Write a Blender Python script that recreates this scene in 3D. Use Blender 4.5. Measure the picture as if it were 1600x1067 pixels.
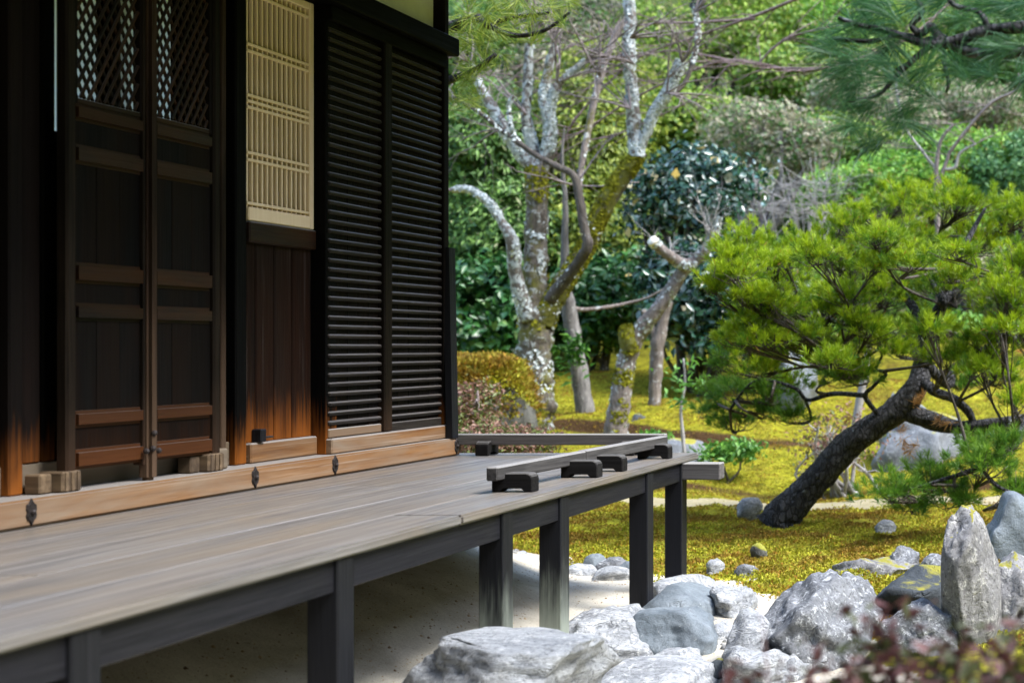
import bpy, bmesh, math, random
import numpy as np
from mathutils import Vector, noise as mnoise

random.seed(7)
RNG = np.random.default_rng(7)
scene = bpy.context.scene
for o in list(bpy.data.objects):
    bpy.data.objects.remove(o)
COL = scene.collection

# ------------------------------------------------------------------ camera
# level view straight along the wall (+Y); the lens is shifted so the wall fills the left half
F, VX, VY, CZ = 2150.0, 1725.0, 540.0, 1.35
cam_d = bpy.data.cameras.new('camera')
cam = bpy.data.objects.new('camera', cam_d)
COL.objects.link(cam)
cam.location = (0, 0, CZ)
cam.rotation_euler = (math.radians(90), 0, 0)
cam_d.sensor_fit = 'HORIZONTAL'
cam_d.sensor_width = 36
cam_d.lens = F / 1600 * 36
cam_d.shift_x = (800 - VX) / 1600
cam_d.shift_y = (VY - 533.5) / 1600
cam_d.clip_start = 0.05
cam_d.clip_end = 400
cam_d.dof.use_dof = True
cam_d.dof.focus_distance = 6.6
cam_d.dof.aperture_fstop = 2.5
scene.camera = cam

# ------------------------------------------------------------------ light
SUN_EL, SUN_AZ = 56.0, 98.0          # azimuth clockwise from +Y (towards +X)
w = bpy.data.worlds.new('World')
scene.world = w
w.use_nodes = True
nt = w.node_tree
sky = nt.nodes.new('ShaderNodeTexSky')
sky.sky_type = 'NISHITA'
sky.sun_disc = False
sky.sun_elevation = math.radians(SUN_EL)
sky.sun_rotation = math.radians(SUN_AZ)
sky.air_density = 1.0
sky.dust_density = 1.2
nt.links.new(sky.outputs[0], nt.nodes['Background'].inputs[0])
nt.nodes['Background'].inputs[1].default_value = 0.125
sun_d = bpy.data.lights.new('sun', 'SUN')
sun_d.energy = 1.4
sun_d.angle = math.radians(22)
sun_d.color = (1.0, 0.985, 0.96)
sun = bpy.data.objects.new('sun', sun_d)
COL.objects.link(sun)
el, az = math.radians(SUN_EL), math.radians(SUN_AZ)
sd = Vector((math.sin(az) * math.cos(el), math.cos(az) * math.cos(el), math.sin(el)))
sun.rotation_euler = sd.to_track_quat('Z', 'Y').to_euler()
sun.location = (8, 4, 12)
vs = scene.view_settings
vs.view_transform = 'Standard'
vs.look = 'None'
vs.exposure = 2.5
vs.gamma = 1
vs.use_curve_mapping = False
scene.cycles.max_bounces = 4
scene.cycles.transparent_max_bounces = 4

# ------------------------------------------------------------------ helpers
def P(px, py, Y):
    return Vector(((px - VX) / F * Y, Y, CZ - (py - VY) / F * Y))

def YW(px, X):                      # depth of a column of the wall plane X
    return F * abs(X) / (VX - px)

def ZW(px, py, X):                  # height on the wall plane X
    return CZ - (py - VY) * abs(X) / (VX - px)

def tag(o, label=None, cat=None, group=None, kind=None):
    if label: o['label'] = label
    if cat: o['category'] = cat
    if group: o['group'] = group
    if kind: o['kind'] = kind
    return o

def link(o, parent=None):
    COL.objects.link(o)
    if parent is not None:
        o.parent = parent
    return o

def wpos(o):
    v = o.location.copy()
    while o.parent:
        o = o.parent
        v += o.location
    return v

def empty(name, loc, label, cat, group=None):
    o = bpy.data.objects.new(name, None)
    o.location = loc
    o.empty_display_size = 0.1
    link(o)
    return tag(o, label, cat, group)

def put(name, me, loc, parent=None, rot=None):
    o = bpy.data.objects.new(name, me)
    loc = Vector(loc)
    if parent is not None:
        loc = loc - wpos(parent)
    o.location = loc
    if rot: o.rotation_euler = rot
    return link(o, parent)

_mc = {}
def box_mesh(dx, dy, dz, mat, bev):
    k = (round(dx, 4), round(dy, 4), round(dz, 4), mat.name, bev)
    if k in _mc: return _mc[k]
    bm = bmesh.new()
    bmesh.ops.create_cube(bm, size=1)
    bmesh.ops.scale(bm, vec=(dx, dy, dz), verts=bm.verts)
    b = min(bev, dx * .3, dy * .3, dz * .3)
    if b > 0:
        bmesh.ops.bevel(bm, geom=bm.edges[:], offset=b, segments=2 if b > .0075 else 1, affect='EDGES')
    me = bpy.data.meshes.new('box')
    bm.to_mesh(me); bm.free()
    me.materials.append(mat)
    _mc[k] = me
    return me

def box(name, x0, x1, y0, y1, z0, z1, mat, parent=None, bev=.004, rot=None):
    me = box_mesh(x1 - x0, y1 - y0, z1 - z0, mat, bev)
    return put(name, me, ((x0 + x1) / 2, (y0 + y1) / 2, (z0 + z1) / 2), parent, rot)

def np_mesh(name, V, Fc, mat, smooth=False):
    """V (n,3), Fc (m,k) uniform polygons"""
    V = np.asarray(V, dtype=np.float32); Fc = np.asarray(Fc, dtype=np.int32)
    me = bpy.data.meshes.new(name)
    m, k = Fc.shape
    me.vertices.add(len(V)); me.vertices.foreach_set('co', V.ravel())
    me.loops.add(m * k); me.loops.foreach_set('vertex_index', Fc.ravel())
    me.polygons.add(m)
    me.polygons.foreach_set('loop_start', np.arange(0, m * k, k, dtype=np.int32))
    me.polygons.foreach_set('loop_total', np.full(m, k, dtype=np.int32))
    if smooth:
        me.polygons.foreach_set('use_smooth', np.ones(m, dtype=bool))
    me.update(calc_edges=True)
    me.materials.append(mat)
    return me

def sm(a, b, x):
    t = np.clip((x - a) / (b - a), 0, 1)
    return t * t * (3 - 2 * t)

# ------------------------------------------------------------------ materials
def new_mat(name):
    m = bpy.data.materials.new(name)
    m.use_nodes = True
    n = m.node_tree.nodes
    return m, m.node_tree, n['Principled BSDF'], n['Material Output']

def N(t, typ, **kw):
    n = t.nodes.new(typ)
    for k, v in kw.items():
        if hasattr(n, k): setattr(n, k, v)
    return n

def noise_n(t, vec, scale, detail=4, rough=.55, dist=0.0):
    n = t.nodes.new('ShaderNodeTexNoise')
    n.inputs['Scale'].default_value = scale
    n.inputs['Detail'].default_value = detail
    n.inputs['Roughness'].default_value = rough
    n.inputs['Distortion'].default_value = dist
    if vec is not None: t.links.new(vec, n.inputs['Vector'])
    return n.outputs['Fac']

def ramp(t, fac, stops):
    n = t.nodes.new('ShaderNodeValToRGB')
    e = n.color_ramp.elements
    while len(e) < len(stops): e.new(.5)
    for i, (p, c) in enumerate(stops):
        e[i].position = p
        e[i].color = (c[0], c[1], c[2], 1) if hasattr(c, '__len__') else (c, c, c, 1)
    t.links.new(fac, n.inputs[0])
    return n.outputs[0]

def mix(t, fac, a, b, mode='MIX'):
    n = t.nodes.new('ShaderNodeMix')
    n.data_type = 'RGBA'; n.blend_type = mode
    for s, v in ((n.inputs[0], fac), (n.inputs[6], a), (n.inputs[7], b)):
        if hasattr(v, 'links'): t.links.new(v, s)
        elif hasattr(v, '__len__'): s.default_value = (v[0], v[1], v[2], 1)
        else: s.default_value = v
    return n.outputs[2]

def math_n(t, op, a, b=None, clamp=False):
    n = t.nodes.new('ShaderNodeMath')
    n.operation = op; n.use_clamp = clamp
    for s, v in ((n.inputs[0], a), (n.inputs[1], b)):
        if v is None: continue
        if hasattr(v, 'links'): t.links.new(v, s)
        else: s.default_value = v
    return n.outputs[0]

def bump(t, bsdf, h, strength=.4, dist=.01):
    n = t.nodes.new('ShaderNodeBump')
    n.inputs['Strength'].default_value = strength
    n.inputs['Distance'].default_value = dist
    t.links.new(h, n.inputs['Height'])
    t.links.new(n.outputs[0], bsdf.inputs['Normal'])

def wood(name, c0, c1, axis='Z', fine=85, rough=.6, wear=None, wear_z=(.86, 1.15), blotch=None, streak=None, spec=.05, bstr=.35, tint=.35, top=None):
    """grain along axis; wear = bleached / orange wood where rain reaches the foot of the wall"""
    m, t, b, out = new_mat(name)
    tc = N(t, 'ShaderNodeTexCoord'); oi = N(t, 'ShaderNodeObjectInfo')
    va = N(t, 'ShaderNodeVectorMath', operation='ADD')
    sc = N(t, 'ShaderNodeVectorMath', operation='SCALE'); sc.inputs[3].default_value = 37.0
    cb = N(t, 'ShaderNodeCombineXYZ')
    for i in range(3): t.links.new(oi.outputs['Random'], cb.inputs[i])
    t.links.new(cb.outputs[0], sc.inputs[0])
    t.links.new(tc.outputs['Object'], va.inputs[0]); t.links.new(sc.outputs[0], va.inputs[1])
    mp = N(t, 'ShaderNodeMapping')
    t.links.new(va.outputs[0], mp.inputs[0])
    s = [fine, fine, fine]; s['XYZ'.index(axis)] = fine * .035
    mp.inputs['Scale'].default_value = s
    g = noise_n(t, mp.outputs[0], 1.0, 6, .62, .5)
    mp2 = N(t, 'ShaderNodeMapping'); t.links.new(va.outputs[0], mp2.inputs[0])
    s2 = [5, 5, 5]; s2['XYZ'.index(axis)] = .9
    mp2.inputs['Scale'].default_value = s2
    g2 = noise_n(t, mp2.outputs[0], 1.0, 4, .6, .8)
    col = ramp(t, g, [(.30, c0), (.70, c1)])
    col = mix(t, ramp(t, g2, [(.35, 0), (.7, 1)]), col, blotch if blotch else [x * .55 for x in c0])
    hsv = N(t, 'ShaderNodeHueSaturation')
    v = math_n(t, 'MULTIPLY_ADD', oi.outputs['Random'], tint * 2)
    v.node.inputs[2].default_value = 1 - tint
    t.links.new(v, hsv.inputs['Value']); t.links.new(col, hsv.inputs['Color'])
    col = hsv.outputs[0]
    if streak:
        mp3 = N(t, 'ShaderNodeMapping'); t.links.new(va.outputs[0], mp3.inputs[0])
        s3 = [60, 60, 60]; s3['XYZ'.index(axis)] = 1.2
        mp3.inputs['Scale'].default_value = s3
        g3 = noise_n(t, mp3.outputs[0], 1.0, 3, .6)
        col = mix(t, ramp(t, g3, [(.58, 0), (.72, .8)]), col, streak)
    if wear:
        ge = N(t, 'ShaderNodeNewGeometry'); sp = N(t, 'ShaderNodeSeparateXYZ')
        t.links.new(ge.outputs['Position'], sp.inputs[0])
        zz = math_n(t, 'ADD', sp.outputs[2], math_n(t, 'MULTIPLY', math_n(t, 'SUBTRACT', g2, .5), .45))
        zz = math_n(t, 'ADD', zz, math_n(t, 'MULTIPLY', math_n(t, 'SUBTRACT', g, .5), .42))
        mr = N(t, 'ShaderNodeMapRange'); t.links.new(zz, mr.inputs[0])
        mr.inputs[1].default_value = wear_z[0]; mr.inputs[2].default_value = wear_z[1]
        mr.inputs[3].default_value = 1; mr.inputs[4].default_value = 0
        mr.interpolation_type = 'SMOOTHSTEP'
        wc = mix(t, ramp(t, g, [(.3, 0), (.65, 1)]), [x * .55 for x in wear], wear)
        col = mix(t, mr.outputs[0], col, wc)
    if top:                               # upper arrises: sky-lit highlight painted into the colour, along with bleaching
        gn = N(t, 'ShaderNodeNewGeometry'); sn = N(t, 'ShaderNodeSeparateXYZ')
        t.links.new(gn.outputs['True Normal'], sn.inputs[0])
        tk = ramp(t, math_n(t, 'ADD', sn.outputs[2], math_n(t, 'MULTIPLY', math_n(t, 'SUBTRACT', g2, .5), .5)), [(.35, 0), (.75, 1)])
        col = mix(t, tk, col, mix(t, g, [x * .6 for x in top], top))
    t.links.new(col, b.inputs['Base Color'])
    rr = ramp(t, g, [(.3, rough + .12), (.7, rough - .1)])
    t.links.new(rr, b.inputs['Roughness'])
    b.inputs['Specular IOR Level'].default_value = spec
    bump(t, b, g, bstr, .004)
    return m

W_DARK = wood('dark_wood', (.003, .003, .003), (.009, .007, .006), 'Z', wear=(.36, .115, .022), wear_z=(.74, 1.08), blotch=(.009, .006, .005))
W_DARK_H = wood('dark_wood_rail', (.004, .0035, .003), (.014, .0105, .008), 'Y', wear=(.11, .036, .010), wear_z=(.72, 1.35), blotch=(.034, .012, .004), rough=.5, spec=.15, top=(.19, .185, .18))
W_BLACK = wood('black_wood', (.002, .002, .002), (.005, .0045, .0045), 'Y', tint=.2)
W_BLACKZ = wood('black_wood_upright', (.002, .002, .002), (.005, .0045, .0045), 'Z', wear=(.40, .125, .020), wear_z=(.74, 1.10), tint=.2)
W_PANEL = wood('door_panel_wood', (.002, .0024, .0024), (.0055, .0055, .0055), 'Z', wear=(.034, .013, .005), wear_z=(.75, 1.15), blotch=(.008, .0045, .003), tint=.2)
W_BOARD = wood('plank_wood', (.004, .003, .0025), (.014, .010, .008), 'Z', wear=(.30, .09, .015), wear_z=(.86, 1.16), blotch=(.016, .006, .003), streak=(.045, .035, .03))
W_SHUT = wood('shutter_board_wood', (.0035, .0033, .0035), (.011, .010, .010), 'Z', wear=(.08, .032, .014), wear_z=(.66, 1.0), blotch=(.010, .007, .006))
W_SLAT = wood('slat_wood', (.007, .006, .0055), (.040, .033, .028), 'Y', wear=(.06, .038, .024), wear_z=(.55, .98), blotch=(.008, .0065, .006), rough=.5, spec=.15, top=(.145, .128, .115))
W_STILE = wood('stile_wood', (.012, .008, .006), (.055, .033, .022), 'Z', wear=(.15, .095, .06), wear_z=(.5, 1.7), rough=.5)
W_STILE_D = wood('dark_stile_wood', (.006, .005, .004), (.020, .014, .010), 'Z', wear=(.09, .05, .03), wear_z=(.6, 1.2), rough=.5)
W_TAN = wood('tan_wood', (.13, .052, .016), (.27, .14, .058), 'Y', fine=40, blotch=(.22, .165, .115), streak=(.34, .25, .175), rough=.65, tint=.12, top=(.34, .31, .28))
W_TANZ = wood('tan_block_wood', (.09, .06, .035), (.27, .19, .115), 'X', fine=30, blotch=(.06, .045, .035), tint=.12)
W_GREYTAN = wood('grey_tan_wood', (.09, .063, .038), (.22, .17, .115), 'Y', fine=26, blotch=(.15, .135, .115), tint=.15)
W_LATT = wood('pale_lattice_wood', (.74, .57, .37), (.84, .69, .49), 'Z', tint=.04, blotch=(.76, .60, .40), bstr=.1)
W_BACK = wood('ochre_backing', (.13, .080, .026), (.21, .135, .048), 'Z', fine=24, tint=.10, blotch=(.08, .05, .024), bstr=.1)
W_DECK = wood('deck_wood', (.052, .050, .050), (.215, .204, .194), 'Y', fine=44, rough=.40, blotch=(.165, .138, .108), streak=(.05, .05, .055), spec=.5, tint=.10, bstr=.8)
W_GREY = wood('grey_post_wood', (.0035, .004, .005), (.018, .0185, .022), 'Z', blotch=(.010, .0105, .013), rough=.5, spec=.15, tint=.15)
W_POST = wood('mossy_post_wood', (.0035, .004, .005), (.018, .0185, .022), 'Z', blotch=(.010, .0105, .013), rough=.5, spec=.15, wear=(.36, .40, .33), wear_z=(.06, .46), tint=.15)
W_BEAM = wood('grey_beam_wood', (.004, .0045, .0055), (.020, .020, .024), 'Y', blotch=(.011, .011, .015), rough=.5, spec=.15, tint=.15)
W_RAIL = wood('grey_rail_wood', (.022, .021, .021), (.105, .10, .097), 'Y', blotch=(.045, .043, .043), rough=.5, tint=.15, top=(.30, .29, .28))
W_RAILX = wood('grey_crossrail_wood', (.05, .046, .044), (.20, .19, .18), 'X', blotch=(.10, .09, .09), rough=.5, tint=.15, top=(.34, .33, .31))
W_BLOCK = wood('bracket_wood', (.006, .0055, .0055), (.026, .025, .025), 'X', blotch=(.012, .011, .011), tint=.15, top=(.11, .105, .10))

def plain(name, c, rough=.6, metal=0, sc=30, var=.25, bs=.2):
    m, t, b, o = new_mat(name)
    tc = N(t, 'ShaderNodeTexCoord')
    n = noise_n(t, tc.outputs['Object'], sc, 5)
    t.links.new(ramp(t, n, [(.3, [x * (1 - var) for x in c]), (.7, [min(1, x * (1 + var)) for x in c])]), b.inputs['Base Color'])
    b.inputs['Roughness'].default_value = rough
    b.inputs['Metallic'].default_value = metal
    bump(t, b, n, bs, .003)
    return m

M_PLASTER = plain('white_plaster', (.74, .78, .82), .85, sc=12, var=.06)
def paper():
    m, t, b, o = new_mat('window_paper')
    tc = N(t, 'ShaderNodeTexCoord'); n = noise_n(t, tc.outputs['Object'], 30, 4)
    tr = N(t, 'ShaderNodeBsdfTranslucent')
    t.links.new(ramp(t, n, [(.3, (.78, .83, .88)), (.7, (.84, .88, .92))]), tr.inputs[0])
    t.links.new(tr.outputs[0], o.inputs[0])
    return m
M_PAPER = paper()
M_IRON = plain('rusty_iron', (.035, .028, .026), .55, .5, sc=60, var=.6)
M_ROOF = plain('grey_shingle', (.08, .07, .06), .9, sc=20)
M_SOIL = plain('dark_soil', (.05, .04, .03), .95, sc=20)

def rock_mat(name, c0, c1, lichen=(.62, .64, .62), lich=.55, moss=0.0, dark=(.03, .033, .037), sc=1.0, bs=.7, layered=False, mossc=(.24, .22, .02), pit=.5):
    m, t, b, o = new_mat(name)
    tc = N(t, 'ShaderNodeTexCoord')
    vec = tc.outputs['Object']
    if layered:
        mp = N(t, 'ShaderNodeMapping'); t.links.new(vec, mp.inputs[0])
        mp.inputs['Scale'].default_value = (1.0, 3.0, 6.0); mp.inputs['Rotation'].default_value = (.25, .2, .35)
        vec = mp.outputs[0]
    n1 = noise_n(t, vec, 4 * sc, 8, .65, .6)
    n2 = noise_n(t, tc.outputs['Object'], 20 * sc, 9, .78, .5)
    n3 = noise_n(t, tc.outputs['Object'], 55 * sc, 4, .7)
    col = ramp(t, n1, [(.30, c0), (.68, c1)])
    col = mix(t, ramp(t, n2, [(lich, 0), (lich + .10, 1)]), col, lichen)
    col = mix(t, ramp(t, n3, [(.32, pit), (.50, 0)]), col, dark)
    vo = N(t, 'ShaderNodeTexVoronoi', feature='DISTANCE_TO_EDGE')
    mv = N(t, 'ShaderNodeVectorMath', operation='ADD')
    nz = t.nodes.new('ShaderNodeTexNoise'); nz.inputs['Scale'].default_value = 3 * sc; nz.inputs['Detail'].default_value = 5
    t.links.new(tc.outputs['Object'], nz.inputs['Vector'])
    t.links.new(vec, mv.inputs[0]); t.links.new(nz.outputs['Color'], mv.inputs[1])
    t.links.new(mv.outputs[0], vo.inputs['Vector']); vo.inputs['Scale'].default_value = 2.2 * sc
    crack = ramp(t, vo.outputs['Distance'], [(.0, 1), (.03, 0)])
    crack = math_n(t, 'MULTIPLY', crack, ramp(t, n1, [(.50, 0), (.62, 1)]))
    col = mix(t, math_n(t, 'MULTIPLY', crack, .3), col, dark)
    if moss:
        ge = N(t, 'ShaderNodeNewGeometry'); sp = N(t, 'ShaderNodeSeparateXYZ')
        t.links.new(ge.outputs['Normal'], sp.inputs[0])
        k = math_n(t, 'ADD', sp.outputs[2], math_n(t, 'MULTIPLY', math_n(t, 'SUBTRACT', n1, .5), 1.6))
        mk = ramp(t, k, [(1.0 - moss * .55, 0), (min(1., 1.12 - moss * .5), 1)])
        mc = mix(t, n2, [x * .6 for x in mossc], [x * 1.5 for x in mossc])
        col = mix(t, mk, col, mc)
    t.links.new(col, b.inputs['Base Color'])
    b.inputs['Roughness'].default_value = .8
    h = math_n(t, 'ADD', math_n(t, 'MULTIPLY', n1, 1.2), math_n(t, 'MULTIPLY', n2, .5))
    h = math_n(t, 'ADD', h, math_n(t, 'MULTIPLY', n3, .18))
    h = math_n(t, 'SUBTRACT', h, math_n(t, 'MULTIPLY', crack, .4))
    bump(t, b, h, bs, .05)
    return m

R_PALE = rock_mat('pale_stone', (.16, .172, .185), (.46, .475, .485), (.64, .65, .64), .53, layered=True, dark=(.03, .033, .037), pit=.7)
R_STEP = rock_mat('step_stone', (.24, .255, .27), (.58, .60, .61), (.70, .71, .70), .55, layered=True, dark=(.03, .034, .04), bs=.9, pit=.6)
R_BLUE = rock_mat('blue_grey_stone', (.07, .09, .105), (.22, .255, .28), (.42, .45, .45), .60, bs=.5, sc=1.0, pit=.35)
R_GREY = rock_mat('lichen_stone', (.07, .076, .085), (.27, .28, .295), (.58, .60, .61), .53, dark=(.018, .02, .022), sc=1.3, pit=.8)
R_DARK = rock_mat('dark_stone', (.020, .026, .030), (.075, .09, .10), (.22, .25, .25), .66, moss=.25)
R_STAND = rock_mat('standing_stone', (.09, .088, .09), (.34, .335, .33), (.54, .53, .49), .54, dark=(.02, .02, .02), moss=.12, pit=.8)
R_MOSSY = rock_mat('mossy_stone', (.05, .05, .045), (.17, .17, .15), (.34, .34, .29), .60, moss=1.25, mossc=(.27, .27, .03))
R_FAR = rock_mat('far_stone', (.09, .10, .115), (.25, .27, .29), (.50, .52, .53), .56, moss=.3, sc=.7)

def bark(name, c0, c1, lichen=None, lich=.55, moss=None, mlev=.6, sc=1.0, bs=.8, plates=0):
    m, t, b, o = new_mat(name)
    tc = N(t, 'ShaderNodeTexCoord')
    mp = N(t, 'ShaderNodeMapping'); t.links.new(tc.outputs['Object'], mp.inputs[0])
    mp.inputs['Scale'].default_value = (26 * sc, 26 * sc, 7 * sc)
    n1 = noise_n(t, mp.outputs[0], 1, 6, .65, .7)
    n2 = noise_n(t, tc.outputs['Object'], 13 * sc, 7, .72, .5)
    n3 = noise_n(t, tc.outputs['Object'], 2.3 * sc, 5, .65, .4)
    col = ramp(t, n1, [(.32, c0), (.68, c1)])
    if moss: col = mix(t, ramp(t, n3, [(mlev, 0), (mlev + .08, 1)]), col, mix(t, n1, [x * .5 for x in moss], [x * 1.4 for x in moss]))
    if lichen: col = mix(t, ramp(t, n2, [(lich, 0), (lich + .05, 1)]), col, lichen)
    t.links.new(col, b.inputs['Base Color'])
    b.inputs['Roughness'].default_value = .85
    hh = math_n(t, 'ADD', n1, math_n(t, 'MULTIPLY', n2, .6))
    if plates:
        vo = N(t, 'ShaderNodeTexVoronoi', feature='DISTANCE_TO_EDGE'); vo.inputs['Scale'].default_value = plates
        mp2 = N(t, 'ShaderNodeMapping'); t.links.new(tc.outputs['Object'], mp2.inputs[0])
        mp2.inputs['Rotation'].default_value = (0, math.radians(-45), 0); mp2.inputs['Scale'].default_value = (1.6, 1.6, .7)
        wv = N(t, 'ShaderNodeVectorMath', operation='ADD'); t.links.new(mp2.outputs[0], wv.inputs[0])
        cbn = N(t, 'ShaderNodeCombineXYZ'); t.links.new(math_n(t, 'MULTIPLY', n2, .06), cbn.inputs[0]); t.links.new(math_n(t, 'MULTIPLY', n1, .05), cbn.inputs[2])
        t.links.new(cbn.outputs[0], wv.inputs[1]); t.links.new(wv.outputs[0], vo.inputs['Vector'])
        pl = ramp(t, vo.outputs['Distance'], [(.0, 0), (.16, 1)])
        t.links.new(mix(t, pl, [x * .5 for x in c0], col), b.inputs['Base Color'])
        hh = math_n(t, 'ADD', math_n(t, 'MULTIPLY', pl, 1.2), math_n(t, 'MULTIPLY', hh, .7))
    bump(t, b, hh, bs, .03)
    return m

B_PLUM = bark('lichened_bark', (.045, .036, .028), (.16, .135, .10), (.36, .39, .37), .54, (.12, .115, .015), .50)
B_PLUM_UP = bark('pale_lichened_bark', (.07, .055, .045), (.20, .175, .145), (.42, .46, .45), .48, (.12, .12, .015), .60)
B_MOSS = bark('mossy_bark', (.05, .04, .025), (.13, .11, .06), (.42, .46, .44), .60, (.14, .14, .015), .46)
B_DARKB = bark('dark_branch_bark', (.03, .024, .02), (.12, .10, .08), (.6, .63, .62), .62)
B_GREYB = bark('grey_bark', (.09, .085, .08), (.26, .245, .23), (.5, .52, .5), .62, (.2, .2, .03), .70)
B_SMOOTH = bark('pinkish_bark', (.10, .08, .07), (.28, .235, .205), (.46, .47, .46), .56, (.13, .125, .015), .58)
B_PINE = bark('pine_bark', (.014, .013, .0135), (.10, .098, .105), (.22, .24, .27), .60, sc=1.6, bs=1.0, plates=16)
B_TWIG = bark('grey_twig', (.13, .105, .10), (.34, .28, .27), None)
B_TWIGR = bark('reddish_twig', (.12, .08, .075), (.28, .20, .19), None)
B_TWIGP = bark('pale_twig', (.24, .225, .22), (.44, .42, .41), None)
B_FAR = bark('far_bark', (.012, .014, .016), (.05, .05, .05), None)
M_CUT = plain('cut_wood', (.72, .68, .58), .8, sc=20, var=.1)

def leaf(name, c0, c1, c2=None, f2=.93, trans=.3, rough=.5, spec=.4, patch=None, attr=None):
    m, t, b, o = new_mat(name)
    ge = N(t, 'ShaderNodeNewGeometry')
    ri = ge.outputs['Random Per Island']
    f = ri
    if attr:
        at = N(t, 'ShaderNodeAttribute'); at.attribute_name = attr
        f = math_n(t, 'ADD', math_n(t, 'MULTIPLY', ri, .3), math_n(t, 'MULTIPLY', at.outputs['Fac'], .7))
    col = ramp(t, f, [(.0, c0), (.75, c1)])
    if patch:
        pn = noise_n(t, ge.outputs['Position'], patch[1], 5, .6, .5)
        col = mix(t, ramp(t, pn, [(.44, 0), (.58, 1)]), col, patch[0])
        pn2 = noise_n(t, ge.outputs['Position'], patch[1] * 3.1, 4, .6)
        col = mix(t, 1.0, col, ramp(t, pn2, [(.3, .72), (.65, 1.18)]), 'MULTIPLY')
    if c2:
        wn = N(t, 'ShaderNodeTexWhiteNoise', noise_dimensions='1D')
        t.links.new(ri, wn.inputs['W'])
        col = mix(t, ramp(t, wn.outputs['Value'], [(f2, 0), (min(.999, f2 + .005), 1)]), col, c2)
    t.links.new(col, b.inputs['Base Color'])
    b.inputs['Roughness'].default_value = rough
    b.inputs['Specular IOR Level'].default_value = spec
    if trans > 0:
        tr = N(t, 'ShaderNodeBsdfTranslucent'); t.links.new(col, tr.inputs[0])
        ms = N(t, 'ShaderNodeMixShader'); ms.inputs[0].default_value = trans
        t.links.new(b.outputs[0], ms.inputs[1]); t.links.new(tr.outputs[0], ms.inputs[2])
        t.links.new(ms.outputs[0], o.inputs[0])
    return m

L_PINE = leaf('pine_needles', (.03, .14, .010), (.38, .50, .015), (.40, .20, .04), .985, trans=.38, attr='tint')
L_PINE_D = leaf('deep_pine_needles', (.03, .13, .015), (.18, .32, .03), None, trans=.5, attr='tint')  # own deeper green of the low-branch needles
L_PINE_B = leaf('blue_green_needles', (.012, .07, .028), (.06, .17, .055), None, trans=.35)
L_PINE_Y = leaf('yellow_green_needles', (.08, .19, .02), (.30, .36, .05), None, trans=.35)
L_CYP = leaf('cypress_leaf', (.05, .12, .015), (.30, .36, .04), None, trans=.3)
L_CYP2 = leaf('cypress_leaf_deep', (.03, .10, .025), (.17, .31, .06), (.36, .40, .20), .95, trans=.3)
L_DARK = leaf('dark_broad_leaf', (.012, .06, .018), (.05, .17, .035), (.20, .34, .12), .92, trans=.15, rough=.35, spec=.6)
L_CAM = leaf('camellia_leaf', (.010, .045, .028), (.035, .11, .06), (.16, .24, .22), .82, trans=.1, rough=.25, spec=.8)
L_FLOWER = leaf('camellia_flower', (.60, .40, .04), (.60, .56, .36), None, trans=.2)
L_AZA = leaf('azalea_leaf', (.07, .24, .035), (.26, .46, .06), (.30, .24, .06), .93, trans=.3)
L_AZA2 = leaf('azalea_leaf_bluish', (.05, .16, .06), (.16, .32, .11), None, trans=.3)
L_HILL = leaf('hill_leaf', (.08, .20, .025), (.28, .40, .05), (.38, .34, .16), .9, trans=.3)
L_BROWN = leaf('grey_brown_leaf', (.18, .17, .09), (.44, .40, .28), (.10, .22, .05), .65, trans=.3)
L_RED = leaf('reddish_leaf', (.16, .065, .045), (.32, .19, .13), (.13, .16, .04), .6, trans=.3)
L_FRONT = leaf('front_red_leaf', (.06, .020, .018), (.15, .065, .06), (.055, .065, .02), .60, trans=.3)
L_MOSS = leaf('moss_blade', (.20, .195, .014), (.46, .45, .03), (.36, .19, .02), .90, trans=.2, rough=.8, patch=((.24, .15, .016), 1.8))
L_GREEN = leaf('fresh_leaf', (.05, .17, .03), (.15, .34, .05), None, trans=.3)
L_GRASSY = leaf('dry_needles', (.45, .22, .07), (.62, .34, .12), None, trans=.3)
L_LICHEN = leaf('lichen_flake', (.34, .38, .36), (.62, .66, .64), None, trans=0, rough=.9, spec=.1)
L_LIMBMOSS = leaf('limb_moss', (.09, .09, .008), (.26, .25, .02), None, trans=.1, rough=.9, spec=.1)
L_LITTER = leaf('leaf_litter', (.12, .07, .04), (.4, .3, .18), None, trans=0, rough=.9)

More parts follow.
